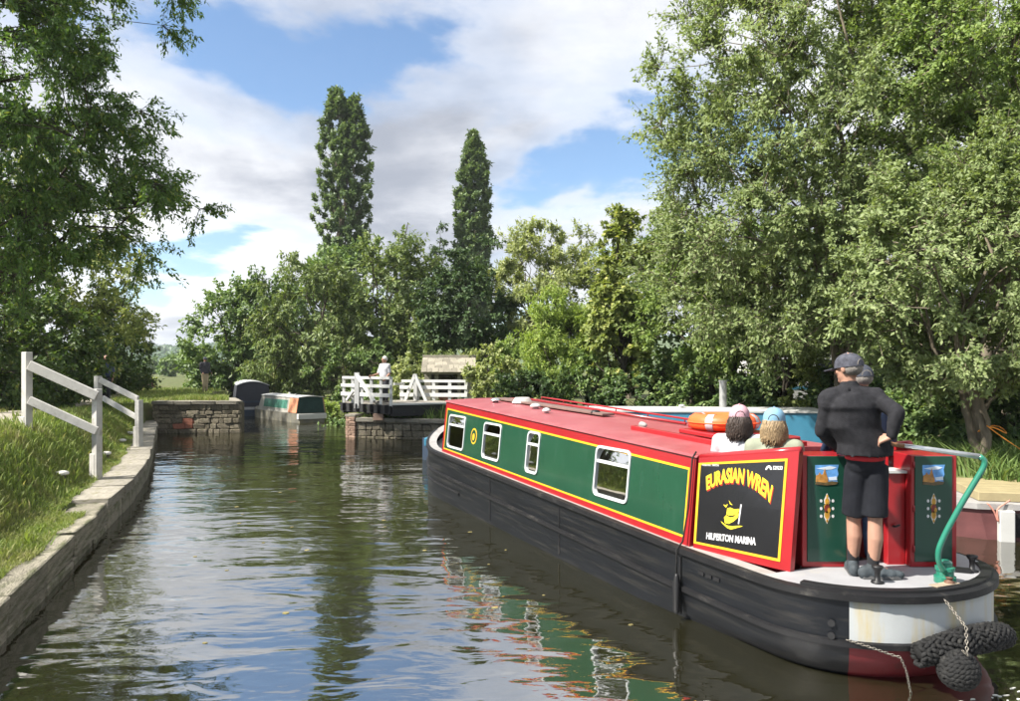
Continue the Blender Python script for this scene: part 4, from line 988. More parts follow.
# stern wing panels (semi-trad sides)
AB, AT, BBm, BT = Vector((-.955, .935, .64)), Vector((-.89, .935, 1.455)), Vector((-.77, -.03, .655)), Vector((-.645, .0, 1.60))
def pan(u, v, h=0.0, flip=1):
    p = AB * ((1 - u) * (1 - v)) + AT * ((1 - u) * v) + BBm * (u * (1 - v)) + BT * (u * v)
    nn = (BBm - AB).cross(AT - AB).normalized()
    if nn.x > 0: nn = -nn
    p = p + nn * h
    if flip < 0: p.x = -p.x
    return p
def patch(m, name, u0, u1, v0, v1, h0, h1, par=None, flip=1, nu=6, nv=4):
    mb = MB(); vs = []
    for h in (h0, h1):
        for j in range(nv + 1):
            for i in range(nu + 1): vs.append(pan(u0 + (u1 - u0) * i / nu, v0 + (v1 - v0) * j / nv, h, flip))
    k = (nu + 1) * (nv + 1); w_ = nu + 1; fs = []
    for j in range(nv):
        for i in range(nu):
            a_ = j * w_ + i; fs += [(a_, a_ + 1, a_ + w_ + 1, a_ + w_), (k + a_, k + a_ + w_, k + a_ + w_ + 1, k + a_ + 1)]
    rim = [i for i in range(w_)] + [j * w_ + nu for j in range(1, nv + 1)] + [nv * w_ + i for i in range(nu - 1, -1, -1)] + [j * w_ for j in range(nv - 1, 0, -1)]
    for a_, b_ in zip(rim, rim[1:] + rim[:1]): fs.append((a_, b_, k + b_, k + a_))
    return mb.add(vs, fs).build(name, m, par or nb)
for fl in (1, -1):
    wing = patch(m_red, 'stern_wing', 0, 1, 0, 1, -.055, 0, None, fl)
    U0, U1, V0, V1 = .0, .905, .065, .935
    if fl == 1: sign_root = wing
    yb = .026
    sg = patch(m_blackp, 'name_board', U0 + .03, U1 - .022, V0 + .022, V1 - .022, .0, .004, wing, fl)
    for a_ in ((U0 + .005, U1, V1 - .022, V1), (U0 + .005, U1, V0, V0 + .022), (U0 + .005, U0 + .03, V0 + .022, V1 - .022), (U1 - .022, U1, V0 + .022, V1 - .022)):
        patch(m_yellow, 'coach_line', a_[0], a_[1], a_[2], a_[3], .0, .005, wing, fl, 6, 4)
    MB().tube([pan(t, 1.0, -.028, fl) for t in (0, .25, .5, .75, 1)], .030, 8).build('wing_capping', m_red, nb, smooth=True)
# lettering
def text_mesh(txt, bold=.0):
    cu = bpy.data.curves.new('lettering', 'FONT'); cu.body = txt; cu.size = 1.0; cu.offset = bold; cu.resolution_u = 3; cu.extrude = 0.0
    o = bpy.data.objects.new('lettering', cu); COL.objects.link(o); dg = bpy.context.evaluated_depsgraph_get(); dg.update()
    me = bpy.data.meshes.new_from_object(o.evaluated_get(dg)); bpy.data.objects.remove(o); bpy.data.curves.remove(cu)
    bm = bmesh.new(); bm.from_mesh(me); bmesh.ops.triangulate(bm, faces=bm.faces); bmesh.ops.subdivide_edges(bm, edges=[e for e in bm.edges if e.calc_length() > .25], cuts=1); bm.to_mesh(me); bm.free()
    c = np.array([v.co[:] for v in me.vertices]); c[:, 0] = (c[:, 0] - c[:, 0].min()) / (c[:, 0].max() - c[:, 0].min()); c[:, 1] = (c[:, 1] - c[:, 1].min()) / (c[:, 1].max() - c[:, 1].min())
    return me, c
def lettering(txt, m, fn, name='lettering', bold=.02, par=None):
    me, c = text_mesh(txt, bold)
    for v, q in zip(me.vertices, c): v.co = fn(q[0], q[1])
    me.update(); return link(name, me, m, par if par is not None else sign_root)
m_yel2 = M('bright yellow lettering', (.80, .62, .03), .4, .05, 5); m_redl = M('dark red letter shadow', (.30, .02, .01), .4, .05, 5)
m_wlet = M('white lettering', (.62, .62, .62), .4, .03, 5)
def arch(h, du=0, dv=0):
    def fn(t, q):
        u = .105 + .675 * t; c = (t - .44) / .56
        v0 = .735 - .155 * abs(c) ** 2.0 - .03 * t; hh = .150 + .0 * t
        return pan(u + du - .02 * c * (q - .5) * -1.0, v0 + q * hh + dv, h)
    return fn
lettering('EURASIAN WREN', m_redl, arch(.0052, .009, -.016), 'letter_shadow', .035); lettering('EURASIAN WREN', m_yel2, arch(.0062), 'lettering', .035)
lettering('HILPERTON MARINA', m_wlet, lambda t, q: pan(.145 + .52 * t, .135 + .028 * t + .070 * q, .006), 'lettering', .035)
lettering('Atlantic 38036', m_wlet, lambda t, q: pan(.045 + .185 * t, .902 - .012 * t + .022 * q, .006), 'lettering', .01)
lettering('529233', m_wlet, lambda t, q: pan(.775 + .09 * t, .842 + .034 * q - .004 * t, .006), 'lettering', .03)
mb = MB(); k = 12; vs = []
for r0 in (.034, .016): vs += [pan(.735 + r0 * math.cos(math.pi * i / k) * .9, .842 + r0 * 1.15 * math.sin(math.pi * i / k), .006) for i in range(k + 1)]
mb.add(vs, [(i, i + 1, k + 2 + i, k + 1 + i) for i in range(k)]).build('emblem', m_wlet, sign_root)
# duck-like emblem above a wave
def poly_on(pts, m, name, h=.006, par=None):
    return MB().add([pan(u, v, h) for u, v in pts], [tuple(range(len(pts)))]).build(name, m, par or sign_root, fix=False)
E0 = lambda a, b: (.300 + .23 * a, .285 + .24 * b)            # emblem box
poly_on([E0(*p) for p in ((.16, .17), (.10, .40), (.20, .50), (.26, .46), (.40, .42), (.55, .47), (.66, .60), (.78, .62), (.70, .42), (.52, .26), (.34, .16))], m_yel2, 'emblem')
poly_on([E0(*p) for p in ((.20, .53), (.22, .78), (.36, .82), (.55, .76), (.76, .80), (.74, .66), (.60, .56), (.45, .50), (.30, .50))], m_yel2, 'emblem')
poly_on([E0(*p) for p in ((-.05, .24), (.05, .13), (.28, -.02), (.45, -.06), (.66, .02), (.98, .14), (.80, .14), (.50, .08), (.30, .08), (.12, .14))], m_yel2, 'emblem')
for q in (((.26, 1.12), (.34, .95), (.46, .92), (.36, 1.0)), ((.02, .92), (.14, .90), (.24, .95), (.16, .80))): poly_on([E0(*p) for p in q], m_yel2, 'emblem')
poly_on([E0(*p) for p in ((.80, .98), (.86, .98), (.80, .20), (.75, .20))], m_wlet, 'emblem')

# aft-facing cabinets with green painted panels
def cabinet(x0, x1, y0, y1, z0, z1, name):
    mb = MB(); mb.box(x0, x1, y0, y1, z0, z1, lambda x, y, z: wl(x, y, z)); return mb.build(name, m_red, nb, bevel=.006)
def door_panel(x0, x1, yf, z0, z1, cab):
    w2 = lambda u, v, h: wl(x0 + (x1 - x0) * u, yf - h, z0 + (z1 - z0) * v)
    MB().prism([(0, 0), (1, 0), (1, 1), (0, 1)], w2, -.005, .008).build('green_panel', m_dgreen, cab, bevel=.003)
    def piece(pts, m, name, h): MB().prism(pts, w2, .004, h).build(name, m, cab)
    A = lambda a, b: (.20 + .60 * a, .735 + .185 * b)
    piece([A(0, .98), A(1, 1), A(.94, .75), A(.98, .5), A(.9, .28), A(.95, .12), A(.5, .05), A(.05, .0), A(.06, .3), A(0, .6)], m_skyblue, 'castle_picture', .0095)
    piece([A(.05, .8), A(.3, .86), A(.62, .93), A(.9, .86), A(.7, .76), A(.4, .74)], m_skywhite, 'castle_picture', .011)
    piece([A(.55, .35), A(.9, .40), A(.92, .22), A(.6, .2)], m_skywhite, 'castle_picture', .011)
    piece([A(.02, .12), A(.04, .45), A(.14, .5), A(.18, .62), A(.24, .5), A(.32, .5), A(.40, .82), A(.47, .5), A(.53, .3), A(.55, .1), A(.3, .02)], m_castle, 'castle_picture', .012)
    piece([A(.0, .0), A(.05, .14), A(.4, .08), A(.7, .16), A(.96, .12), A(.9, .0), A(.5, -.06)], m_castled, 'castle_picture', .013)
    Bq = lambda a, b: (.5 + .13 * a, .505 + .145 * b)
    piece([Bq(0, 1.0), Bq(-.6, .55), Bq(-.5, .3), Bq(.5, .3), Bq(.6, .55)], m_wlet, 'rose_picture', .0095)
    piece([Bq(0, -1.0), Bq(-.6, -.55), Bq(-.5, -.3), Bq(.5, -.3), Bq(.6, -.55)], m_wlet, 'rose_picture', .0095)
    for cx, cy, r_, m_ in ((0, .45, .45, m_ros1), (0, .0, .55, m_ros2), (0, -.42, .5, m_ros1), (-.3, .1, .3, m_ros1), (.35, -.1, .3, m_ros1), (0, .8, .2, m_ros1), (0, -.8, .2, m_ros1)):
        piece([Bq(cx + r_ * math.cos(6.2832 * i / 10), cy + r_ * .55 * math.sin(6.2832 * i / 10)) for i in range(10)], m_, 'rose_picture', .011 + .0004 * cx)
    for sx in (-1, 1):
        for cy in (-.5, 0, .5): piece([Bq(sx * 1.15 + .26 * math.cos(6.2832 * i / 8), cy + .11 * math.sin(6.2832 * i / 8)) for i in range(8)], m_wlet, 'rose_picture', .0095)
c1 = cabinet(2.335, 2.705, 6.00, 6.30, .655, 1.552, 'stern_cabinet'); door_panel(2.375, 2.690, 6.0, .70, 1.545, c1)
c2 = cabinet(3.205, 3.575, 6.00, 6.36, .655, 1.552, 'stern_cabinet'); door_panel(3.235, 3.535, 6.0, .70, 1.545, c2)
c3 = cabinet(3.06, 3.203, 6.08, 6.62, .60, 1.40, 'side_locker')
MB().box(3.04, 3.203, 6.05, 6.64, 1.40, 1.42, lambda x, y, z: wl(x, y, z)).build('locker_top', m_white, nb)
mb = MB(); mb.tube([wl(3.105, 6.075, .97), wl(3.105, 6.045, .97), wl(3.14, 6.04, .985)], .009, 6); mb.build('door_handle', m_blackm, c3, smooth=True)
for z in (.78, 1.1, 1.45): MB().tube([wl(3.228, 5.992, z), wl(3.228, 5.992, z + .05)], .007, 6).build('hinge', m_red, c2, smooth=True)
# well floor, bench lockers
MB().prism([(-.78, .93), (-.66, .0), (.66, .0), (.78, .93)], lambda u, v, h: (u, v, h), .50, .56).build('well_floor', m_dark, nb)
MB().box(-.90, -.42, .22, .93, .56, 1.02, lambda x, y, z: (max(x, -.86 + .0 * z + .16 * max(0, .93 - y)), y, z)).build('bench_locker', m_red, nb)
MB().box(.42, .80, .35, .93, .56, 1.02).build('bench_locker', m_red, nb)

# tiller: green swan neck on its post, bright bar, wooden grip
def PL(px, py, Y): return wl(*PX(px, py, Y))
post = wl(*PX(945, 580, 5.58)); post.z = .657
MB().lathe(post, [(.075, 0), (.075, .045), (.06, .05), (.06, .085), (.068, .09), (.068, .115), (.05, .12), (.05, .15), (.03, .165)], 20).build('rudder_post', m_tillerg, nb, smooth=False)
nk = [PL(945, 572, 5.53), PL(938, 563, 5.52), PL(938, 550, 5.51), PL(946, 532, 5.50), PL(962, 503, 5.48), PL(984, 467, 5.46), PL(987, 461, 5.46), PL(985, 458, 5.46), PL(979, 456.5, 5.47)]
def smooth_path(pts, n=40):
    p = np.array([tuple(q) for q in pts]); t = np.r_[0, np.cumsum(np.linalg.norm(np.diff(p, axis=0), axis=1))]; u = np.linspace(0, t[-1], n)
    q = np.stack([np.interp(u, t, p[:, k]) for k in range(3)], 1)
    for _ in range(4): q[1:-1] = (q[:-2] + 2 * q[1:-1] + q[2:]) / 4
    return [Vector(v) for v in q]
MB().tube(smooth_path(nk), .021, 10).build('swan_neck', m_tillerg, nb, smooth=True)
MB().tube([PL(979, 456.5, 5.47), PL(935, 450, 5.53), PL(902, 445.5, 5.585)], [.021, .019, .017], 10).build('tiller_bar', m_steel, nb, smooth=True)
TG0, TG1 = PX(904, 446, 5.58), PX(875, 441.5, 5.63)
MB().tube([wl(*TG0), wl(*TG1)], [.018, .016], 10).build('tiller_grip', M('varnished wood grip', (.22, .10, .04), .4, .2, 10), nb, smooth=True)
# dollies, deck fittings
def dolly(x, y):
    mb = MB(); mb.lathe((x, y, .655), [(.045, 0), (.045, .012), (.022, .02), (.018, .06), (.022, .09), (.040, .115), (.040, .128), (.0, .132)], 14); mb.build('dolly', m_blackm, nb, smooth=True)
dolly(-.40, -.52); dolly(.54, -.60)
MB().lathe((.0, -.80, .676), [(.035, 0), (.035, .02), (.02, .025), (.02, .04), (.03, .045), (.0, .05)], 12).build('filler_cap', M('rusty fitting', (.12, .06, .035), .7, .3, 20), nb, smooth=True)
MB().box(-.18, .06, -.84, -.77, .678, .684).build('fitting_plate', M('worn bare plate', (.35, .28, .2), .6, .3, 20), nb)
MB().beam((.34, -.45, .67), (.50, -.62, .67), .07, .03).build('weed_hatch_bar', m_blackm, nb)
sg_bracket = MB().box(.52, .56, -.16, -.12, .655, 1.02); sg_bracket.build('flag_socket', m_blackm, nb)

# --- things on or hung from the boat
BM = Matrix.Translation(NB_C) @ Matrix.Rotation(NB_A, 4, 'Z')
lb = thing('lifebuoy', 'orange lifebuoy with silver bands lying on the red sliding hatch', 'lifebuoy', lw((.04, 1.72, rz_(.3, 1.72) + .175)), NB_A)
ring = []; 
def torus(mb, R0, r0, a0=0, a1=6.2832, n_=28, k_=10, zs=1.0, grow=0.0, c=(0, 0, 0)):
    full = abs(a1 - a0 - 6.2832) < .01; vs = []; m_ = n_ if full else n_ + 1
    for i in range(m_):
        t = a0 + (a1 - a0) * i / n_
        for j in range(k_):
            p = 6.2832 * j / k_; rr_ = R0 + (r0 + grow) * math.cos(p)
            vs.append((c[0] + rr_ * math.cos(t), c[1] + rr_ * math.sin(t), c[2] + (r0 + grow) * zs * math.sin(p)))
    fs = [(i * k_ + j, ((i + 1) % m_) * k_ + j, ((i + 1) % m_) * k_ + (j + 1) % k_, i * k_ + (j + 1) % k_) for i in range(n_) for j in range(k_)]
    return mb.add(vs, fs)
torus(MB(), .27, .095, zs=.92).build('ring', m_orange, lb, smooth=True)
for a0 in (R(200), R(290), R(20), R(110)): torus(MB(), .27, .095, a0, a0 + .22, 4, 10, .92, .004).build('reflective_band', m_refl, lb, smooth=True)
torus(MB(), .365, .008, n_=36, k_=5).build('grab_line', m_orange, lb, smooth=True)
hf = thing('side_fender', 'thin black fender hanging on a rope down the hull at the panel seam', 'fender', BM @ Vector((-1.085, 1.0, 0)), NB_A)
MB().tube([(.20, -.02, 1.50), (.165, -.01, 1.44), (.12, -.01, 1.0), (.065, 0, .70), (.0, 0, .63), (0, 0, .40)], .008, 6).build('rope', m_rope, hf, smooth=True)
MB().lathe((0, 0, .06), [(.012, 0), (.032, .03), (.034, .28), (.02, .34), (.012, .36)], 10).build('bumper', m_blackm, hf, smooth=True)

def knotted(name, label, cat, samples, lump, parent_loc=None):
    root = MB(); rs_ = random.Random(5)
    for c, nrm, along in samples:
        nrm = Vector(nrm).normalized(); along = Vector(along).normalized(); t = rs_.choice((-1, 1)) * .6
        ax = (along * math.cos(t) + nrm.cross(along) * math.sin(t)).normalized()
        q = Vector((1, 0, 0)).rotation_difference(ax)
        root.ball(Vector(c), (lump * 1.25, lump * .62, lump * .62), 7, 5, q.to_matrix())
    return tag(root.build(name, m_rope, None, smooth=True, fix=False), label, cat)
# round ball fender
bc = lw((-.30, -1.08, .20)); rad = .122; sm = []
for i in range(13):
    ph = -1.45 + 2.9 * i / 12; k = max(3, int(26 * math.cos(ph)))
    for j in range(k):
        t = 6.2832 * (j + .5 * (i % 2)) / k; nn = Vector((math.cos(ph) * math.cos(t), math.cos(ph) * math.sin(t), math.sin(ph))); al = Vector((-math.sin(t), math.cos(t), 0))
        sm.append((bc + nn * rad, nn, al))
knotted('ball_fender', 'round knotted black rope fender hanging lowest at the stern', 'fender', sm, .026)
MBc = MB().ball(bc, rad * .96, 16, 10); o = MBc.build('core', m_rope, bpy.data.objects['ball_fender'], smooth=True)
# curved tipcat fender round the stern
sm = []
def tip(al):   # centre line around the stern, radius of the bundle
    w_ = .088 * (1 - .35 * (abs(al) / R(29)) ** 3); return Vector((1.13 * math.sin(al), -(ST + .095) * math.cos(al), .335 - .10 * (al / R(29)) ** 2)), w_
na = 25
for i in range(na):
    al = R(-24) + R(44) * i / (na - 1); c, w_ = tip(al); rd = Vector((math.sin(al), -math.cos(al), 0)); tg = Vector((math.cos(al), math.sin(al), 0))
    k = 15
    for j in range(k):
        t = 6.2832 * (j + .5 * (i % 2)) / k; nn = rd * math.cos(t) + Vector((0, 0, 1)) * math.sin(t)
        sm.append((lw(c + nn * w_), lw(nn) - NB_C, lw(tg) - NB_C))
knotted('tipcat_fender', 'long curved knotted black rope fender wrapped round the stern', 'fender', sm, .026)
mb = MB(); mb.tube([lw(tip(R(a_))[0]) for a_ in range(-24, 21, 4)], [tip(R(a_))[1] * .95 for a_ in range(-24, 21, 4)], 12); mb.build('core', m_rope, bpy.data.objects['tipcat_fender'], smooth=True)
def chain_obj(label, pts, r=.011):
    p = smooth_path(pts, 200); L_ = [0]
    for a_, b_ in zip(p, p[1:]): L_.append(L_[-1] + (b_ - a_).length)
    mb = MB(); d_ = 0; k = 0
    while d_ < L_[-1] - .01:
        i = min(len(p) - 2, max(0, next((i for i, v in enumerate(L_) if v > d_), len(p)) - 1)); c = p[i]; tg = (p[i + 1] - p[i]).normalized()
        q = Vector((1, 0, 0)).rotation_difference(tg); rot = Matrix.Rotation(k % 2 * math.pi / 2, 3, 'X')
        lp = [Vector((r * 1.35 * math.cos(t), r * .75 * math.sin(t), 0)) for t in np.linspace(0, 6.2832, 11)]
        mb.tube([c + q @ (rot @ v) for v in lp], r * .28, 5, False); d_ += r * 1.95; k += 1
    return tag(mb.build('chain', m_chain, None, smooth=True, fix=False), label, 'chain')
top_ = lw((-.23, -.935, .62))
chain_obj('galvanised chain dropping from the black band to the ball fender', [top_, lw((-.28, -1.12, .50)), bc + Vector((.0, -.10, .14)) * 1.0, bc + Vector((.0, -.04, .15))])
chain_obj('slack rusty chain from the white counter to the curved fender', [lw((-.80, -.61, .32)), lw((-.70, -.73, .29)), lw((-.62, -.80, .26)), lw((-.58, -.86, .25)), lw((-.55, -.88, .16)), lw((-.52, -.88, .05)), lw((-.50, -.88, -.02))], .010)
# ------------------------------------------------------------------ other boats
def moored(name, label, loc, rz, L_, W, zg_, zr_, cab, mats, windows=(), arch_=.08, tumble=.08, front_rake=.25):
    """simple craft: y forward from the stern at 0; cab=(y0,y1) cabin extent"""
    root = thing(name, label, 'boat', loc, rz); hull_m, side_m, roof_m, end_m = mats
    def hw(s):
        if s < .6: return W / 2 * (1 - .25 * (1 - s / .6) ** 2)
        t = max(0, (s - (L_ - 1.8)) / 1.8); return W / 2 * max(.02, 1 - t ** 2.2)
    ss = list(np.linspace(0, L_, 26)); mb = MB(); vs = []
    for z, k in ((-.3, .96), (.15, 1.0), (zg_, 1.0)):
        vs += [(-hw(s) * k, s, z + (.12 * max(0, (s - L_ + 1.8) / 1.8) ** 2 if z > .2 else 0)) for s in ss] + [(hw(s) * k, s, z + (.12 * max(0, (s - L_ + 1.8) / 1.8) ** 2 if z > .2 else 0)) for s in reversed(ss)]
    n_ = 52; fs = [(a * n_ + i, a * n_ + (i + 1) % n_, (a + 1) * n_ + (i + 1) % n_, (a + 1) * n_ + i) for a in range(2) for i in range(n_)]
    fs.append(tuple(2 * n_ + i for i in range(n_)))
    mb.add(vs, fs).build('hull', hull_m, root)
    y0, y1 = cab; w0 = W / 2 - .10; w1 = w0 - tumble
    P = lambda sd, y, z, h=0: (sd * (w0 + (w1 - w0) * (z - zg_) / (zr_ - zg_) + h), y, z)
    for sd in (-1, 1):
        MB().add([P(sd, y, z, h) for h in (0, -.03) for y, z in ((y0, zg_), (y1 + front_rake, zg_), (y1, zr_), (y0, zr_))], [(0, 1, 2, 3), (7, 6, 5, 4), (0, 4, 5, 1), (1, 5, 6, 2), (2, 6, 7, 3), (3, 7, 4, 0)]).build('cabin_side', side_m, root)
        for (a, b, z0, z1, fm, gm) in windows:
            fr = MB().prism(rrect(a, b, z0, z1, .05), lambda u, v, h, sd=sd: P(sd, u, v, h), -.01, .012).build('window', fm, root)
            MB().prism(rrect(a + .04, b - .04, z0 + .04, z1 - .04, .04), lambda u, v, h, sd=sd: P(sd, u, v, h), .0, .016).build('pane', gm, fr)
    k = 10; prof = [(-w1 + 2 * w1 * i / k, zr_ + arch_ * (1 - (2 * i / k - 1) ** 2)) for i in range(k + 1)]
    e_ = .03; pr = [(u * (1 + e_ / w1), v + .03) for u, v in prof]; lo = [(u * (1 + e_ / w1), v - .005) for u, v in prof]
    MB().prism(pr + lo[::-1], lambda u, v, h: (u, h, v), y0 - .04, y1 + .03).build('roof', roof_m, root)
    MB().prism([(-w0, zg_), (w0, zg_)] + prof[::-1], lambda u, v, h: (u, h, v), y0, y0 + .03).build('stern_bulkhead', end_m, root)
    MB().add([(-w0, y1 + front_rake - .01, zg_), (w0, y1 + front_rake - .01, zg_), (w1, y1 - .01, zr_), (-w1, y1 - .01, zr_)], [(0, 1, 2, 3)]).build('front_bulkhead', side_m, root)
    return root
m_blue = M('mid blue boat paint', (.045, .19, .29), .35, .12, 3, .05, 20, .5, coat=.2)
m_bluehull = M('dark blue hull', (.02, .035, .06), .5, .2, 4)
m_palero = M('pale grey boat roof', (.50, .50, .48), .6, .12, 3, .1, 30, .4)
m_cream = M('cream deck boards', (.30, .25, .14), .6, .15, 4, .2, 30, .3)
m_darkglass = M('dark window glass', (.015, .018, .02), .05, .1, 3, 0, 1, .5)
m_grey = M('grey stovepipe metal', (.34, .34, .33), .45, .15, 10, .1, 40, .5, metal=.3)
p0 = Vector((8.6, 17.25, 0)); p1 = Vector((-2.15, 18.45, 0)); dv = (p1 - p0)
bb_ = moored('moored_boat', 'blue moored boat with pale roof, mostly hidden behind the red narrowboat', p0, math.atan2(dv.y, dv.x) - math.pi / 2, dv.length, 1.9, .42, 1.25, (1.6, dv.length - .95), (m_bluehull, m_blue, m_palero, m_blue),
             [(a, a + .7, .70, 1.08, m_alu, m_darkglass) for a in (3.2, 5.6, 8.2)], arch_=.05, front_rake=.5)
MB().box(-.93, .93, dv.length - 1.0, dv.length - .25, .42, .62).build('bow_locker', m_blue, bb_, bevel=.02)
fl = PX(723, 410, 17.6); q = bb_.matrix_basis.inverted()
bpy.context.view_layer.update(); q = bb_.matrix_world.inverted(); 
MB().lathe(q @ Vector((fl.x, fl.y, 1.22)), [(.085, 0), (.085, .70), (.095, .70), (.095, .74), (.08, .745), (.0, .75)], 16).build('flue', m_grey, bb_, smooth=False)
for px_, hh_ in ((682, .14), (700, .08)):
    c = PX(px_, 410, 17.5); MB().lathe(q @ Vector((c.x, c.y, 1.26)), [(.03, 0), (.03, hh_ * .6), (.075, hh_ * .65), (.075, hh_ * .9), (.03, hh_)], 12).build('mushroom_vent', m_white, bb_, smooth=True)

# small green and cream cruiser at the far mooring
m_cr_hull = M('weathered cream hull', (.15, .145, .12), .6, .2, 4, .1, 20, .4, col2=(.22, .20, .14), thr=(.5, .7), scale2=4)
m_cr_win = M('green tinted cabin window', (.07, .20, .15), .2, .35, 9, 0, 1, .5)
m_crw = M('dull cream cabin paint', (.34, .33, .29), .6, .12, 4)
m_salmon = M('salmon painted panel', (.58, .25, .14), .5, .1, 5)
m_canvas = M('dark green canvas', (.020, .045, .042), .8, .2, 6, .2, 20, .2)
d_ = Vector((-.62, .78, 0)).normalized(); pr_ = Vector((.78, .62, 0)); st = Vector((-8.75, 30.6, 0)) + pr_ * .72
cr = moored('cabin_cruiser', 'small cream and green cabin cruiser with salmon panel moored at the far bank', st, math.atan2(d_.y, d_.x) - math.pi / 2, 6.0, 1.45, .38, 1.02, (.12, 4.3), (m_cr_hull, m_crw, m_palero, m_canvas),
            [(1.15, 3.9, .50, .94, m_crw, m_cr_win)], arch_=.05, tumble=.10)
for sd in (-1, 1): MB().box(min(sd * .645, sd * .60), max(sd * .645, sd * .60), .12, 1.0, .40, 1.0, lambda x, y, z, sd=sd: (x - sd * .10 * (z - .38) / .64, y, z)).build('salmon_panel', m_salmon, cr)
MB().box(-.62, .62, -.06, .12, .14, .36).build('transom_step', m_white, cr, bevel=.01)
for x_, y_, h_ in ((-.2, 1.2, .10), (.1, 2.0, .07), (.25, 3.0, .12), (-.1, 3.4, .06)): MB().lathe((x_, y_, 1.05), [(.05, 0), (.06, h_ * .6), (.03, h_)], 8).build('roof_fitting', m_grey, cr)
# dark covered boat end-on
m_tarp = M('charcoal tarpaulin', (.030, .032, .042), .55, .15, 5, .2, 12, .4); m_tarp_lit = M('tarpaulin top with painted sunlight', (.42, .43, .43), .6, .1, 5)  # the cover's top is the same tarpaulin, sunlight put into its paler colour
d_ = Vector((-.36, .93, 0)).normalized()
kb = moored('covered_boat', 'dark charcoal boat under an arched cover, seen end-on beyond the narrows', Vector((-12.05, 35.2, 0)), math.atan2(d_.y, d_.x) - math.pi / 2, 9, 1.85, .42, 1.42, (.1, 6.5), (m_bluehull, m_tarp, m_tarp_lit, m_tarp), arch_=.18, tumble=.12)
MB().box(-.7, .7, .06, .10, .62, .70).build('cover_seam', m_bluehull, kb); MB().box(-.80, .80, -.02, .1, .30, .42).build('stern_fender_board', m_grey, kb)
# cream-decked work boat at the right edge
m_pinkh = M('faded maroon hull', (.12, .045, .045), .6, .2, 5, .15, 20, .3); m_tyre = M('black rubber', (.015, .015, .016), .8, .2, 10, .3, 40, .2)
wb = thing('work_boat', 'low cream-decked work boat with maroon hull moored at the right edge', 'boat', (5.72, 9.95, 0), R(-13))
ol_ = [(0, .55), (.12, .15), (.45, 0), (6, 0), (6, 1.7), (.45, 1.7), (.12, 1.15)]
MB().prism(ol_, lambda u, v, h: (u + .10 * (1 - h / .42) * (1 if u < .5 else 0), v, h), -.25, .40).build('hull', m_pinkh, wb)
MB().prism([(u - .03 if u < 1 else u, v + (-.03 if v < .8 else .03)) for u, v in ol_], lambda u, v, h: (u, v, h), .40, .475).build('gunwale', m_gun, wb)
for k in range(6): MB().box(.5, 6, .16 + .235 * k, .38 + .235 * k, .478, .60).build('deck_plank', m_cream, wb, bevel=.008)
MB().box(.66, .84, -.10, -.0, -.05, .40).build('white_post', m_white, wb, bevel=.01)
MB().box(.86, 2.6, -.028, -.004, .05, .36).build('hull_sheet', m_tyre, wb)
mb = MB(); torus(mb, .17, .075, n_=22, k_=8); ty = mb.build('tyre', m_tyre, None, smooth=True); tag(ty, 'black tyre hung as a fender on the cream-decked work boat', 'tyre')
ty.matrix_world = Matrix.Translation(Vector((7.05, 9.50, .36))) @ Matrix.Rotation(R(-13), 4, 'Z') @ Matrix.Rotation(R(90), 4, 'X')
mb = MB(); mb.tube(smooth_path([Vector((6.2, 9.75, .50)), Vector((6.28, 9.73, .40)), Vector((6.34, 9.72, .22)), Vector((6.30, 9.72, .42)), Vector((6.5, 9.75, .53))], 24), .011, 6)
tag(mb.build('mooring_line', M('pink faded rope', (.55, .24, .18), .8, .2, 30), None, smooth=True), 'faded pink mooring line looped over the edge of the work boat', 'rope')
mb = MB(); mb.tube(smooth_path([Vector((7.45, 11.72, 1.35)), Vector((7.62, 11.62, 1.18)), Vector((7.95, 11.5, .92)), Vector((8.7, 11.2, .40))], 24), .010, 6); mb.tube([Vector((7.62 + .18 * math.cos(t), 11.85 + .2 * math.sin(t), 1.28 + .05 * math.sin(2 * t))) for t in np.linspace(0, 6.28, 16)], .010, 6)
tag(mb.build('orange_rope', M('orange twine', (.80, .30, .04), .8, .2, 30), None, smooth=True), 'orange rope tied round the forked willow trunk', 'rope')

# white caravan among the trees
cv = thing('caravan', 'white caravan half hidden behind willow branches above the blue cap', 'caravan', (X(803, 25.5), 26.4, H(X(803, 25.5), 26.4)), R(8))
MB().prism([(-1.6, .45), (-1.7, 1.2), (-1.45, 2.0), (-1.1, 2.25), (1.3, 2.25), (1.6, 1.9), (1.7, 1.1), (1.6, .45)], lambda u, v, h: (u, h, v), -1, 1).build('body', m_white, cv, bevel=.04)
for a, b in ((-1.2, -.3), (.2, 1.2)):
    w_ = MB().prism(rrect(a, b, 1.25, 1.85, .08), lambda u, v, h: (u, -h, v), .99, 1.02).build('window', m_alu, cv); MB().prism(rrect(a + .05, b - .05, 1.30, 1.80, .06), lambda u, v, h: (u, -h, v), 1.0, 1.03).build('pane', m_darkglass, w_)
for sx in (-.2,):
    for sy in (-.85, .85): MB().lathe((sx, sy, .32), [(.0, -.09), (.32, -.09), (.32, .09), (.0, .09)], 18, axis=(0, 1, 0)).build('wheel', m_tyre, cv)
MB().box(-1.6, 1.6, -1.01, -1.0, .80, .90).build('trim_stripe', m_blue, cv)

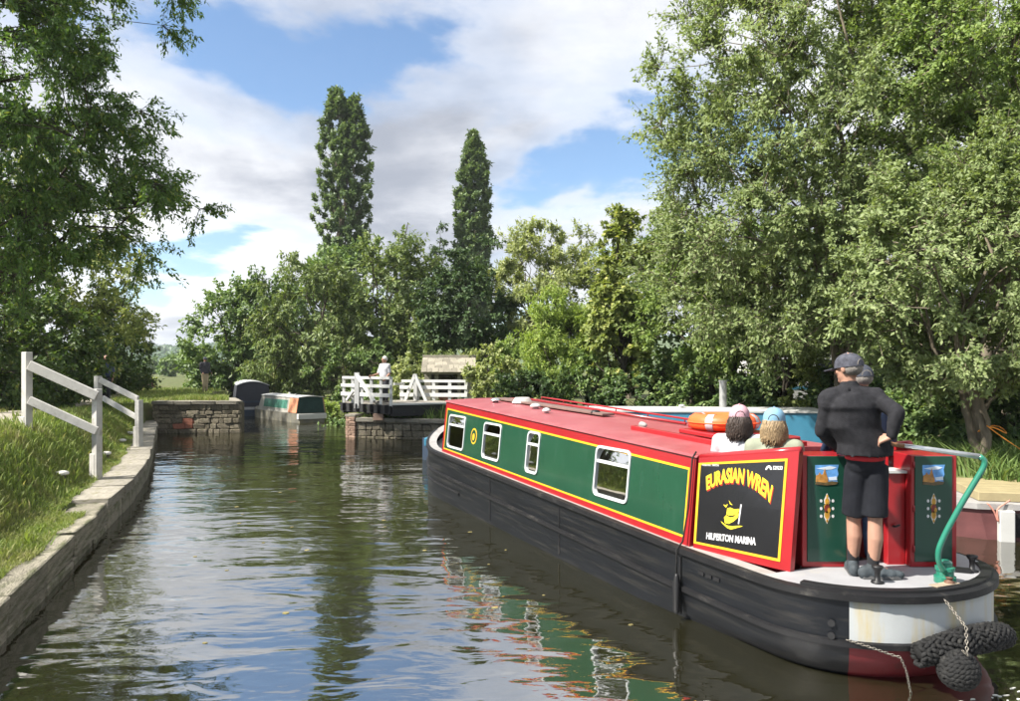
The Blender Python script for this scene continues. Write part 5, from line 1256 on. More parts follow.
# ------------------------------------------------------------------ fences, mooring posts
m_fence = M('weathered white fence paint', (.46, .445, .41), .7, .14, 5, .25, 30, .3, stretch=(1, 1, 1), col2=(.30, .28, .23), thr=(.56, .72), scale2=6)
def fence(label, posts, rails, pw=.115):
    root = thing('towpath_fence', label, 'fence', (posts[0][0].x, posts[0][0].y, posts[0][0].z)); o0 = posts[0][0]
    for p, h in posts:
        q_ = p - o0; c, s_ = math.cos(-.35), math.sin(-.35); hw_ = pw / 2
        mb = MB(); mb.prism([(c * a - s_ * b, s_ * a + c * b) for a, b in ((-hw_, -hw_), (hw_, -hw_), (hw_, hw_), (-hw_, hw_))], lambda u, v, z: (q_.x + u, q_.y + v, q_.z + z), -.25, h); mb.build('post', m_fence, root, bevel=.008)
        MB().prism([(c * a - s_ * b, s_ * a + c * b) for a, b in ((-hw_ * .9 - .05, -hw_ * 1.1), (hw_ * .3, -hw_ * 1.1), (hw_ * .3, hw_ * 1.1), (-hw_ * .9 - .05, hw_ * 1.1))], lambda u, v, z: (q_.x + u, q_.y + v, q_.z + z), -.25, .22).build('post_foot', m_fence, root, bevel=.008)
    for a, b, hh in rails: MB().beam(a - o0, b - o0, .055, hh).build('rail', m_fence, root, bevel=.006)
    return root
A_ = PX(27, 430, 12.0); B_ = PX(97, 467, 12.2)
fence('nearer white sloping fence with two rails running down the bank', [(A_, A_.z * 0 + (PX(27, 352, 12.0).z - A_.z)), (B_, PX(97, 389, 12.2).z - B_.z)],
      [(PX(29, 365, 11.93), PX(97, 396, 12.1), .15), (PX(29, 400, 11.93), PX(97, 431, 12.1), .13)])
C_ = PX(98, 420, 18.0); D_ = PX(139, 436, 17.4)
fence('farther white sloping fence beside the walking person', [(C_, PX(98, 376, 18.0).z - C_.z), (D_, PX(139, 400, 17.4).z - D_.z)],
      [(PX(100, 380, 17.95), PX(138, 399, 17.4), .13), (PX(103, 398, 17.95), PX(138, 418, 17.4), .12)], .13)
m_ring = M('white capped mooring stone', (.62, .60, .55), .8, .15, 10, .3, 40, .2); m_peg = M('dark mooring peg iron', (.07, .06, .05), .8, .3, 20)
def ground_hit(px_, py_):
    Yk = 5.0
    while Yk < 60:
        p = PX(px_, py_, Yk)
        if p.z <= H(p.x, p.y): return p
        Yk += .04
    return p
for k, (px_, py_, lb_) in enumerate([(62, 477, 'white-topped mooring peg nearest the camera in the grass slope'), (106, 456, 'white-topped mooring peg at the foot of the nearer fence post'), (122, 442, 'white-topped mooring peg just past the nearer fence post'), (130, 434, 'white-topped mooring peg farthest along, before the farther fence')]):
    p = ground_hit(px_, py_ + 2.5); zg0 = H(p.x, p.y); root = thing('mooring_peg', lb_, 'mooring peg', (p.x, p.y, zg0), 0, 'mooring pegs along the towpath')
    hh = .10
    MB().lathe((0, 0, -.05), [(.055, 0), (.05, hh + .02), (.06, hh + .03), (.0, hh + .03)], 10).build('stem', m_peg, root); MB().lathe((0, 0, hh - .03), [(.085, 0), (.095, .015), (.09, .045), (.04, .06), (.0, .062)], 14).build('cap', m_ring, root, smooth=True)

# ------------------------------------------------------------------ swing bridge
m_brw = M('white bridge paint', (.55, .55, .53), .6, .08, 5, .1, 30, .3); m_brk = M('black bridge beams', (.022, .022, .023), .7, .25, 6, .2, 20, .3); m_brd = M('worn bridge decking', (.25, .23, .20), .85, .25, 6, .3, 20, .2)
P1 = Vector((X(343, 25.6), 25.6, 0)); P2 = Vector((X(392, 23.7), 23.7, 0)); P3 = Vector((X(470, 24.9), 24.9, 0)); P4 = P1 + (P3 - P2)
ZD = 1.12
br = thing('swing_bridge', 'white-railed wooden swing bridge standing open on its stone abutment', 'bridge', (P2.x, P2.y, 0)); o0 = Vector((P2.x, P2.y, 0))
V_ = lambda p, z: Vector((p.x - o0.x, p.y - o0.y, z))
nb_ = 18
for k in range(nb_):
    t0, t1 = (k + .04) / nb_, (k + .96) / nb_; q_ = [P2.lerp(P3, t0), P2.lerp(P3, t1), P1.lerp(P4, t1), P1.lerp(P4, t0)]
    MB().add([V_(p, z) for z in (ZD - .06, ZD) for p in q_], [(3, 2, 1, 0), (4, 5, 6, 7), (0, 1, 5, 4), (1, 2, 6, 5), (2, 3, 7, 6), (3, 0, 4, 7)]).build('deck_board', m_brd, br)
for a, b in ((P2, P3), (P1, P4), (P1.lerp(P2, .5), P4.lerp(P3, .5))): MB().beam(V_(a, ZD - .23), V_(b, ZD - .23), .22, .32).build('main_beam', m_brk, br)
MB().beam(V_(P1, ZD - .2), V_(P2, ZD - .2), .16, .26).build('end_beam', m_brk, br)
for k in range(7):
    p = P1.lerp(P2, (k + .5) / 7); dd = (P2 - P1).normalized(); out = Vector((dd.y, -dd.x, 0)); 
    MB().beam(V_(p + out * .02, ZD - .17), V_(p + out * .20, ZD - .17), .14, .25).build('beam_end', m_brk, br)
MB().beam(V_(P2, ZD - .02), V_(P3, ZD - .02), .26, .05).build('deck_edge', m_brw, br)
def railing(a, b, z0, zt, n_, lv, name='rail', post_w=.09):
    for k in range(n_):
        p = a.lerp(b, k / (n_ - 1)); MB().beam(V_(p, z0), V_(p, zt), post_w, post_w).build('rail_post', m_brw, br)
    dd = (b - a).normalized() * .06; out = Vector((dd.y, -dd.x, 0)).normalized() * .062
    for z, h in lv: MB().beam(V_(a - dd + out, z), V_(b + dd + out, z), .05, h).build(name, m_brw, br)
rt = 1.93
A1 = P1.lerp(P2, .02); A2 = P1.lerp(P2, .98)
railing(A1, A2, ZD - .1, rt - .04, 6, ((rt - .55, .12), (rt - .22 - .04, .10)))
MB().beam(V_(A1, rt), V_(A2, rt), .14, .08).build('top_rail', m_brw, br)
# king post with struts on the left railing
kp = P1.lerp(P2, .36); dd = (P2 - P1).normalized(); out = Vector((dd.y, -dd.x, 0))
MB().beam(V_(kp + out * .11, ZD - .2), V_(kp + out * .11, 2.10), .15, .15).build('king_post', m_brw, br)
MB().beam(V_(kp + out * .13, 2.05), V_(P1.lerp(P2, .72) + out * .13, ZD + .05), .10, .09).build('strut', m_brw, br); MB().beam(V_(kp + out * .13 + Vector((-.1, 0, 0)), 1.5), V_(P1.lerp(P2, .16) + out * .13, ZD + .05), .08, .08).build('strut', m_brw, br)
# far railing and gate
G1 = Vector((X(402, 26.4), 26.4, 0)); G2 = Vector((X(466, 25.9), 25.9, 0)); gt = Zp(381, 26.2)
railing(G1, G2, .75, gt - .05, 5, ((gt - .48, .13), (gt - .72 - .05, .13), (gt - .22, .12)), post_w=.11)
MB().beam(V_(G1, gt), V_(G2, gt), .12, .09).build('top_rail', m_brw, br)
apx = Vector((X(416.5, 26.2), 26.2, 0)); dd = (G2 - G1).normalized(); out = Vector((dd.y, -dd.x, 0)) * .12
MB().beam(V_(apx + out, .95), V_(apx + out, Zp(374, 26.2)), .12, .12).build('king_post', m_brw, br)
for t in (-.42, .48): MB().beam(V_(apx + out * 1.3, Zp(374.5, 26.2)), V_(apx + out * 1.3 + dd * t, .95), .09, .10).build('strut', m_brw, br)
MB().beam(V_(Vector((X(394, 24.5), 24.5, 0)), Zp(384, 24.5)), V_(Vector((X(404, 26.0), 26.0, 0)), Zp(384, 26.0)), .05, .08).build('gate_bar', m_brw, br)
MB().box(X(373, 24.0) - o0.x, X(383, 24.0) - o0.x, 24.0 - o0.y, 24.3 - o0.y, .58, .78).build('pivot_block', m_pinkbrick, br)

# stone-roofed shed
Ys = 29.5; sx0, sx1 = X(424, Ys), X(473, Ys); zb = H((sx0 + sx1) / 2, Ys + .8)
sh = thing('stone_shed', 'small open-fronted shed with a stone slate roof beside the bridge', 'shed', ((sx0 + sx1) / 2, Ys, zb), R(3))
w_ = (sx1 - sx0) / 2; ze = Zp(372.5, Ys) - zb; zt_ = Zp(357, Ys) - zb
m_slate = M('pale stone slates', (.25, .225, .18), .9, .25, 8, .6, 30, .2, rnd=.25, col2=(.22, .22, .15), thr=(.5, .66), scale2=5); m_shedw = M('grey stone shed wall', (.24, .22, .18), .9, .25, 7, .6, 25, .2)
for a, b in ((-w_ + .02, -w_ + .28), (w_ - .28, w_ - .02), (-.55, -.40), (.35, .48)): MB().box(a, b, .12, .40, -.1, ze).build('pillar', m_shedw, sh, bevel=.01)
MB().box(-w_ + .02, w_ - .02, 1.5, 1.7, -.1, ze).build('back_wall', m_shedw, sh); 
for sd in (-1, 1): MB().prism([(.15, -.1), (1.7, -.1), (1.7, ze), (.95, zt_ - .05), (.15, ze)], lambda u, v, h: (h, u, v), sd * w_ - sd * .02, sd * w_ - sd * .2).build('gable_wall', m_shedw, sh)
MB().beam((-w_ - .04, -.02, ze - .02), (w_ + .04, -.02, ze - .02), .10, .10).build('eaves_beam', M('weathered grey oak', (.26, .23, .19), .9, .2, 8), sh)
rowsn = 5; tl = stone_variants(5, .05, .04, 9); tl = with_mat(tl, m_slate); r_ = random.Random(3)
for sgn, ya, yb_ in ((1, -.14, .93), (-1, 2.0, .93)):
    for rw in range(rowsn):
        t = (rw + .5) / rowsn; y_ = ya + (yb_ - ya) * t; z_ = ze + (zt_ - ze) * t + .03; sl = math.atan2(zt_ - ze, yb_ - ya); x_ = -w_ - .10
        while x_ < w_ + .08:
            ww_ = min(r_.uniform(.18, .34), w_ + .12 - x_)
            if ww_ > .05: stone('roof_slate', r_.choice(tl), (x_ + ww_ / 2, y_, z_), (ww_ - .008, abs(yb_ - ya) / rowsn * 1.55, .045), 0, sh, m_slate, (sl * 1.0 if sgn > 0 else sl, 0))
            x_ += ww_
MB().beam((-w_ - .1, .93, zt_ + .05), (w_ + .1, .93, zt_ + .05), .22, .09).build('ridge_stone', m_slate, sh)
MB().box(-w_ + .5, -w_ + 1.15, .5, .8, -.05, .42).build('brick_bench', m_redstone, sh)
# ------------------------------------------------------------------ people
m_skin = M('skin', (.36, .20, .14), .55, .10, 9, .1, 60, .35); m_skin2 = M('tanned skin', (.30, .16, .11), .55, .10, 9, .1, 60, .35)
def voxel(mb, vx, it=4, wrinkle=0.0, wscale=14.0, seed=0):
    me = mb.mesh('tmp'); o = bpy.data.objects.new('tmp', me); COL.objects.link(o)
    bm = bmesh.new(); bm.from_mesh(me); bmesh.ops.recalc_face_normals(bm, faces=bm.faces); bm.to_mesh(me); bm.free()
    a = o.modifiers.new('r', 'REMESH'); a.mode = 'VOXEL'; a.voxel_size = vx; a.adaptivity = 0
    b = o.modifiers.new('s', 'SMOOTH'); b.factor = .5; b.iterations = it
    dg = bpy.context.evaluated_depsgraph_get(); dg.update(); out = bpy.data.meshes.new_from_object(o.evaluated_get(dg))
    bpy.data.objects.remove(o); bpy.data.meshes.remove(me)
    if wrinkle:
        n = len(out.vertices); co = np.zeros(n * 3, np.float32); no = np.zeros(n * 3, np.float32); out.vertices.foreach_get('co', co); out.vertices.foreach_get('normal', no)
        co = co.reshape(-1, 3); no = no.reshape(-1, 3)
        w = vnoise(co[:, 0] + co[:, 1] * .6, co[:, 2] * .8 + co[:, 1] * .3, wscale, seed) * .7 + vnoise(co[:, 2] + co[:, 0], co[:, 1] - co[:, 0] * .4, wscale * 2.1, seed + 1) * .4
        co += no * (w * wrinkle)[:, None]; out.vertices.foreach_set('co', co.ravel()); out.update()
    return out
def hand(mb, wrist, d, side, up, curl=.5, s=1.0, thumb=1):
    """palm and five bent fingers: d along the hand, side towards the thumb, up = back of the hand"""
    d = Vector(d).normalized(); side = (Vector(side) - d * Vector(side).dot(d)).normalized(); up = d.cross(side) * (1 if d.cross(side).dot(Vector(up)) > 0 else -1)
    w = Vector(wrist); pc = w + d * .05 * s
    for a in (-1, 0, 1): mb.chain([w + side * .012 * a * s, w + d * .085 * s + side * .026 * a * s], [.019 * s, .014 * s], 8)
    for k, (a, ln) in enumerate(((1.35, .072), (.45, .082), (-.45, .076), (-1.35, .060))):
        p = w + d * .088 * s + side * .024 * a * s; pts = [p]; ang_ = 0
        for f in (.45, .32, .23):
            ang_ += curl * 1.0; q_ = Matrix.Rotation(0, 3, 'X'); dirv_ = d * math.cos(ang_) - up * math.sin(ang_); pts.append(pts[-1] + dirv_ * ln * f * s)
        mb.chain(pts, [.0095 * s, .009 * s, .0085 * s, .0075 * s], 8)
    b = w + d * .03 * s + side * .026 * s; t1 = b + (d * .55 + side * .75 - up * .2).normalized() * .040 * s; t2 = t1 + (d * .8 + side * .1 - up * (.3 + curl * .4)).normalized() * .034 * s; t3 = t2 + (d * .8 - side * .2 - up * (.4 + curl * .5)).normalized() * .024 * s
    mb.chain([b, t1, t2, t3], [.014 * s, .0115 * s, .010 * s, .0085 * s], 8)
def frame_of(f):
    f = Vector(f).normalized(); r = f.cross(Vector((0, 0, 1))).normalized(); u = r.cross(f); return Matrix((r, f, u)).transposed()   # x right, y forward, z up
def head_parts(mb, c, f, s=1.0):
    m = frame_of(f); P = lambda x, y, z: Vector(c) + m @ (Vector((x, y, z)) * s)
    mb.ball(P(0, -.012, .022), (.076 * s, .096 * s, .098 * s), 16, 12, m); mb.ball(P(0, .022, -.042), (.058 * s, .066 * s, .074 * s), 14, 10, m)
    mb.ball(P(0, .070, -.085), (.026 * s, .022 * s, .020 * s), 10, 8, m)
    mb.chain([P(0, .082, .018), P(0, .104, -.022), P(0, .092, -.030)], [.010 * s, .014 * s, .012 * s], 8)
    for sx in (-1, 1):
        mb.ball(P(sx * .078, -.008, -.005), (.012 * s, .020 * s, .032 * s), 10, 8, m); mb.ball(P(sx * .032, .076, .034), (.022 * s, .012 * s, .008 * s), 8, 6, m); mb.ball(P(sx * .038, .062, -.020), (.022 * s, .018 * s, .018 * s), 8, 6, m)
    mb.ball(P(0, .086, -.055), (.024 * s, .010 * s, .009 * s), 8, 6, m)
    return P, m
def person(label, J, f, face, skin, vx=.009, hs=1.0, curlL=.35, curlR=.35, handR=None, handL=None, group=None, feet=True):
    """J: joints; returns the body object (one continuous mesh)"""
    mb = MB(); V = {k: Vector(v) for k, v in J.items()}; m = frame_of(f); base = Vector((V['pelvis'].x, V['pelvis'].y, min(V[k].z for k in ('anL', 'anR')) - .08))
    P, hm = head_parts(mb, V['head'], face, hs)
    mb.chain([V['neck'], V['head'] + Vector((0, 0, -.05))], [.056, .054]); mb.chain([V['neck'], V['chest']], [.060, .11])
    mb.ball(V['chest'], (.155, .10, .17), 14, 10, m); mb.ball(V['chest'].lerp(V['pelvis'], .55), (.135, .095, .16), 14, 10, m); mb.ball(V['pelvis'], (.125, .085, .10), 14, 10, m)
    for sd in 'LR':
        mb.chain([V['chest'] + (V['sh' + sd] - V['chest']) * .4 + Vector((0, 0, .05)), V['sh' + sd], V['el' + sd], V['wr' + sd]], [.075, .056, .040, .026])
        mb.chain([V['hip' + sd], V['kn' + sd], V['kn' + sd].lerp(V['an' + sd], .35) - m @ Vector((0, .012, 0)), V['an' + sd]], [.072, .052, .056, .036])
        mb.chain([V['an' + sd], V['toe' + sd] + (V['an' + sd] - V['toe' + sd]) * .35, V['toe' + sd]], [.034, .018, .004])
        hd_ = (V['wr' + sd] - V['el' + sd]).normalized(); hh = handR if sd == 'R' else handL
        if hh: hand(mb, V['wr' + sd], hh[0], hh[1], hh[2], hh[3])
        else: hand(mb, V['wr' + sd], hd_, m @ Vector((0, 1, 0)), m @ Vector((1 if sd == 'R' else -1, 0, 0)), curlL)
    me = voxel(mb, vx, 4); me.transform(Matrix.Translation(-base)); o = link('person', me, skin, None, True); o.location = base
    tag(o, label, 'person', group); V['base'] = base; bpy.context.view_layer.update()
    eye = MB()
    for sx in (-1, 1): eye.ball(P(sx * .032, .083, .014) - base, .0105 * hs, 8, 6)
    eye.build('eyes', m_eye, o, smooth=True)
    return o, V, P, hm
m_eye = M('dark eyes', (.03, .025, .02), .2, .1, 5)
def cloth(o, V, name, mb, m, vx=.010, wr=.004, ws=14, it=4, seed=0):
    me = voxel(mb, vx, it, wr, ws, seed); me.transform(Matrix.Translation(-V['base'])); return link(name, me, m, o, True)
def top_mesh(V, f, sleeve=1.0, puff=1.0, hem=.0):
    """sweater or shirt following torso and arms; sleeve 0..1 of the arm"""
    m = frame_of(f); mb = MB(); c = V['chest']; p = V['pelvis']
    mb.chain([V['neck'] + Vector((0, 0, .0)), c + Vector((0, 0, .12))], [.066 * puff, .105 * puff])
    for sd in 'LR':
        s_ = V['sh' + sd]; e = V['el' + sd]; w = V['wr' + sd]
        mb.chain([V['neck'].lerp(s_, .35) + Vector((0, 0, -.045)), s_], [.082 * puff, .076 * puff])
        mb.chain([c + Vector((0, 0, .05)), s_ + Vector((0, 0, -.03))], [.12 * puff, .078 * puff])
        if sleeve > .55:
            pts = [s_, s_.lerp(e, .5), e, e.lerp(w, .5), e.lerp(w, min(1, (sleeve - .5) * 2 - .03))]; rd = [.076, .068, .060, .054, .044]
        else: pts = [s_, s_.lerp(e, sleeve * 2)]; rd = [.076, .066]
        mb.chain(pts, [r * min(puff, .93) for r in rd])
    sh = (V['shL'] + V['shR']) / 2; ax = [(p, .0 - hem, .178, .135), (p, .06, .186, .145), (p, .16, .186, .145), (c, -.10, .182, .138), (c, .02, .186, .138), (sh, -.06, .182, .125), (sh, .0, .150, .100), (sh, .045, .09, .08)]
    vs = []
    for q, dz, rx, ry in ax:
        for k in range(20):
            t = 6.2832 * k / 20; e = lambda v: math.copysign(abs(v) ** .85, v); vs.append(q + Vector((0, 0, dz)) + m @ Vector((rx * puff * e(math.cos(t)), ry * puff * e(math.sin(t)), 0)))
    n_ = len(ax); fs = [(i * 20 + k, i * 20 + (k + 1) % 20, (i + 1) * 20 + (k + 1) % 20, (i + 1) * 20 + k) for i in range(n_ - 1) for k in range(20)] + [tuple(reversed(range(20))), tuple((n_ - 1) * 20 + k for k in range(20))]
    mb.add(vs, fs)
    return mb
def legs_mesh(V, f, frac=1.0, puff=1.0):
    """trousers or shorts: frac 1 = to the ankle, .5 = knee"""
    m = frame_of(f); mb = MB(); mb.ball(V['pelvis'] + Vector((0, 0, .02)), (.168 * puff, .122 * puff, .13), 16, 12, m)
    for sd in 'LR':
        h = V['hip' + sd]; k = V['kn' + sd]; a = V['an' + sd]
        if frac <= .55: mb.tube([h + Vector((0, 0, .06)), h, h.lerp(k, .5), h.lerp(k, frac * 2)], [.100 * puff, .108 * puff, .106 * puff, .104 * puff], 16)
        else: mb.chain([h, h.lerp(k, .5), k, k.lerp(a, .5), k.lerp(a, .92)], [.106 * puff, .094 * puff, .076 * puff, .070 * puff, .060 * puff])
    return mb
def shoe(o, V, sd, m, m_sole, sole=True, sc=1.0):
    a = V['an' + sd]; t = V['toe' + sd]; d = Vector((t.x - a.x, t.y - a.y, 0)); d = d.normalized() if d.length > .01 else Vector((0, 1, 0)); z0 = min(a.z, t.z) - .045
    s_ = Vector((-d.y, d.x, 0)); mb = MB(); g = Vector((a.x, a.y, z0))
    for x, w, h in ((-.055, .040, .050), (.0, .042, .055), (.06, .045, .045), (.12, .048, .036), (.175, .040, .030)): mb.ball(g + d * x * sc + Vector((0, 0, .012 + h * .55)), (.06, w * 1.12, h * 1.15), 12, 8, Matrix((d, s_, Vector((0, 0, 1)))).transposed())
    mb.chain([g + Vector((0, 0, .05)), a + Vector((0, 0, .015))], [.046, .044]); c = cloth(o, V, 'shoe', mb, m, .008, 0, it=9)
    pts = [(-.095, 0), (-.08, .034), (-.02, .040), (.06, .042), (.13, .050), (.19, .036), (.218, 0), (.19, -.036), (.13, -.050), (.06, -.042), (-.02, -.040), (-.08, -.034)]
    MB().prism(pts, lambda u, v, h: g + d * u * sc + s_ * v + Vector((0, 0, h)) - V['base'], 0, .024).build('sole', m_sole, c)
def cap(o, V, P, hm, m, s=1.0, m_gap=None, m_brim=None, low=.0):
    base = V['base']; mb = MB(); seg = 20; prof = []
    vs = []; fs = []; K = 7
    for i in range(K + 1):
        t = math.pi / 2 * i / K
        for k in range(seg):
            a = 6.2832 * k / seg; vs.append(P((.089 * math.sin(t) + .0) * math.cos(a), -.010 + .109 * math.sin(t) * math.sin(a), .030 + low + .088 * math.cos(t) * (1 + .03 * math.cos(a * 6))) - base)
    for k in range(seg):
        a = 6.2832 * k / seg; vs.append(P(.090 * math.cos(a), -.010 + .110 * math.sin(a), .008 + low) - base)
    for i in range(K + 1):
        for k in range(seg): fs.append((i * seg + k, i * seg + (k + 1) % seg, (i + 1) * seg + (k + 1) % seg, (i + 1) * seg + k))
    cp = link('cap', MB().add(vs, fs).mesh('cap'), m, o, True)
    br = []
    for i in range(13):
        a = math.pi * i / 12; br.append((.088 * math.cos(a), .075 + .115 * math.sin(a)))
    MB().prism(br, lambda u, v, h: P(u, v, .012 + low + h - .10 * u * u / .088 - .12 * max(0, v - .08)) - base, 0, .006).build('brim', m_brim or m, cp)
    MB().ball(P(0, -.010, .119 + low) - base, .008, 8, 6).build('button', m, cp)
    if m_gap:   # strap opening at the back
        pts = [(.042 * math.cos(math.pi * i / 10), .044 * math.sin(math.pi * i / 10)) for i in range(11)]
        def back(u, v, h):
            z = .018 + low + v; t = math.acos(max(-1, min(1, (z - .030 - low) / .088))) if z > .03 + low else math.pi / 2
            r = .109 * math.sin(t); return P(u, -.010 - math.sqrt(max(0, r * r - (u * 1.22) ** 2)) - h, z) - base
        MB().prism(pts, back, -.012, .003).build('strap_opening', m_gap, cp)
    return cp
def hair_long(o, V, P, m, n=240, length=.20, seed=1, wave=.02, vol=1.0):
    r_ = random.Random(seed); base = V['base']; mb = MB()
    for k in range(n):
        a = r_.uniform(math.pi * .92, math.pi * 2.08); z0 = r_.uniform(-.03, .03); x, y = .080 * vol * math.cos(a), -.012 + .10 * vol * math.sin(a); ln = length * r_.uniform(.75, 1.1); ph = r_.uniform(0, 6.28); pts = []
        for i in range(6):
            t = i / 5; w = wave * math.sin(ph + t * 7) * t; sp = 1 + .28 * math.sin(t * 2.4) * vol
            pts.append(P(x * sp + w, y * sp + w * .6, z0 - ln * t) - base)
        mb.tube(pts, [.007, .007, .0065, .006, .005, .002], 4)
    mb.ball(P(0, -.02, -.02) - base, (.082 * vol, .10 * vol, .075), 14, 10, frame_of((0, 1, 0)) if False else None)
    return mb.build('hair', m, o, smooth=True, fix=False)
def P_(px, py, Y): return PX(px, py, Y)

# --- man steering, seen from behind
m_fleece = M('charcoal fleece', (.022, .022, .025), .92, .25, 24, .35, 120, .15); m_shorts = M('black shorts', (.011, .012, .016), .85, .2, 12, .2, 60, .2)
m_redt = M('red tee hem', (.50, .02, .03), .8, .1, 8); m_sock = M('black sock', (.012, .012, .014), .95, .2, 30); m_trainer = M('dark grey trainer', (.045, .055, .062), .7, .4, 14, .3, 50, .3); m_sole = M('grey rubber sole', (.09, .09, .09), .8)
m_capd = M('dark patterned cap', (.060, .062, .078), .85, .45, 26, .2, 60, .2); m_grey_hair = M('short grey hair', (.22, .20, .18), .8, .3, 40, .5, 120, .2)
fm = Vector((-.22, .97, 0)).normalized(); face = Vector((-.55, .83, -.12)).normalized(); Ym = 5.70
J = dict(head=P_(848, 368.5, Ym), neck=P_(849, 386, Ym), chest=P_(853, 414, Ym), pelvis=P_(865, 464, Ym), shL=P_(830, 399, Ym), shR=P_(875, 398.5, Ym - .05), elL=P_(822, 432, Ym + .06), wrL=P_(838, 447, Ym + .30),
         elR=P_(897, 412, Ym - .20), wrR=P_(891.5, 436, Ym - .19), hipL=P_(857, 473, Ym + .03), hipR=P_(875.5, 473, Ym - .02), knL=P_(853.5, 521, Ym + .10), knR=P_(875, 523, Ym - .02), anL=P_(853, 565, Ym + .12), anR=P_(873, 569, Ym - .02), toeL=P_(850, 566, Ym + .30), toeR=P_(894, 573.5, Ym - .03))
for k_ in ('anL', 'anR'): J[k_].z = .745
for k_ in ('toeL', 'toeR'): J[k_].z = .704
gd = (TG1 - TG0).normalized()
dh = (P_(877, 441, Ym - .135) - J['wrR']).normalized()
man, V, P, hm = person('man in charcoal fleece and black shorts steering with his hand on the tiller', J, fm, face, m_skin, .0075, 1.0, handR=(dh, Vector((-.3, .9, .1)), Vector((.2, -.3, .9)), .75))
cloth(man, V, 'fleece', top_mesh(V, fm, 1.0, 1.10, -.075), m_fleece, .009, .011, 13, 7, 3)
mbk = MB(); mbk.tube([V['neck'] + Vector((0, 0, -.035)), V['neck'] + Vector((0, 0, .012))], [.082, .066], 14); mbk.build('collar', m_fleece, man, smooth=True).location = -V['base']
cloth(man, V, 'shorts', legs_mesh(V, fm, .43, .86), m_shorts, .009, .006, 13, 4, 5)
mbk = MB(); m_ = frame_of(fm); c_ = V['pelvis'] + Vector((0, 0, .055)); mbk.ball(c_, (.160, .128, .050), 20, 8, m_); cloth(man, V, 'tee_hem', mbk, m_redt, .010, .002, 20)
for sd in 'LR':
    mbk = MB(); k_ = V['kn' + sd]; a_ = V['an' + sd]; mbk.chain([k_.lerp(a_, .70), a_], [.046, .042]); cloth(man, V, 'sock', mbk, m_sock, .008, .001, 30)
    shoe(man, V, sd, m_trainer, m_sole)
cap(man, V, P, hm, m_capd, 1.0, m_grey_hair)
hb = MB(); hb.ball(P(0, -.026, .0) - V['base'], (.080, .088, .066), 16, 10, hm); hb.build('hair', m_grey_hair, man, smooth=True)
# --- second man beyond him
m_navy = M('navy jacket', (.020, .035, .075), .7, .2, 10, .2, 60, .3); m_jean = M('washed blue jeans', (.11, .19, .32), .85, .3, 20, .2, 70, .2); m_boot = M('brown grey shoes', (.10, .09, .08), .8, .3, 12); m_capn = M('dark navy cap', (.03, .035, .05), .85, .2, 20)
f2 = Vector((.1, 1, 0)).normalized(); Y2 = 6.36; c2x = 868
def stand(cx, Y, z0, hgt, f, hx=None, stance=.10, arm=.0):
    """plain standing pose: cx world x, z0 ground"""
    k = hgt / 1.75; m = frame_of(f); o = Vector((cx, Y, z0)); Q = lambda x, y, z: o + m @ Vector((x * k, y * k, z * k))
    return dict(head=Q(0, .02, 1.63), neck=Q(0, 0, 1.47), chest=Q(0, 0, 1.26), pelvis=Q(0, 0, .95), shL=Q(-.19, 0, 1.40), shR=Q(.19, 0, 1.40), elL=Q(-.24, -.03, 1.12), elR=Q(.24, -.03, 1.12), wrL=Q(-.23, .06 + arm, .88 + arm * .6), wrR=Q(.23, .06 + arm, .88 + arm * .6),
                hipL=Q(-.09, 0, .90), hipR=Q(.09, 0, .90), knL=Q(-stance, .02, .48), knR=Q(stance, .02, .48), anL=Q(-stance, 0, .085), anR=Q(stance, 0, .085), toeL=Q(-stance - .03, .18, .04), toeR=Q(stance + .03, .18, .04)), Q
J, Q = stand(X(860, Y2), Y2, .56, 1.72, f2, arm=.15)
J['head'] += Vector((.02, 0, 0))
m2, V, P, hm = person('man in navy jacket and blue jeans standing half hidden behind the steerer', J, f2, (.05, 1, -.1), m_skin, .011)
cloth(m2, V, 'jacket', top_mesh(V, f2, 1.0, 1.08, .06), m_navy, .012, .004); cloth(m2, V, 'jeans', legs_mesh(V, f2, 1.0, 1.0), m_jean, .012, .004)
for sd in 'LR': shoe(m2, V, sd, m_boot, m_sole)
cap(m2, V, P, hm, m_capn, 1.0, m_grey_hair); hb = MB(); hb.ball(P(0, -.026, .0) - V['base'], (.080, .088, .066), 16, 10, hm); hb.build('hair', m_grey_hair, m2, smooth=True)
# --- two women seated on the bench locker
def sit(x, y, seat_z, f, k=1.0):
    m = frame_of(f); o = Vector((x, y, seat_z)); Q = lambda a, b, c: o + m @ Vector((a * k, b * k, c * k))
    return dict(head=Q(0, .03, .76), neck=Q(0, .0, .61), chest=Q(0, 0, .40), pelvis=Q(0, 0, .10), shL=Q(-.17, 0, .545), shR=Q(.17, 0, .545), elL=Q(-.22, .03, .27), elR=Q(.22, .03, .27), wrL=Q(-.13, .24, .18), wrR=Q(.13, .24, .18),
                hipL=Q(-.09, .03, .09), hipR=Q(.09, .03, .09), knL=Q(-.10, .44, .10), knR=Q(.10, .44, .10), anL=Q(-.10, .42, -.34), anR=Q(.10, .42, -.34), toeL=Q(-.11, .58, -.385), toeR=Q(.11, .58, -.385))
m_wht = M('white tee shirt', (.44, .44, .46), .9, .05, 8, .2, 40, .2); m_sage = M('sage green top', (.25, .27, .20), .9, .1, 8, .2, 40, .2); m_leg = M('dark trousers', (.03, .03, .04), .85, .2, 8)
m_pink = M('pale pink cap', (.46, .27, .31), .85, .06, 12, .15, 60, .2); m_lblue = M('light blue cap', (.17, .31, .42), .85, .06, 12, .15, 60, .2); m_brown = M('dark brown hair', (.035, .022, .016), .55, .4, 50); m_blond = M('dark blonde hair', (.24, .17, .09), .55, .45, 50)
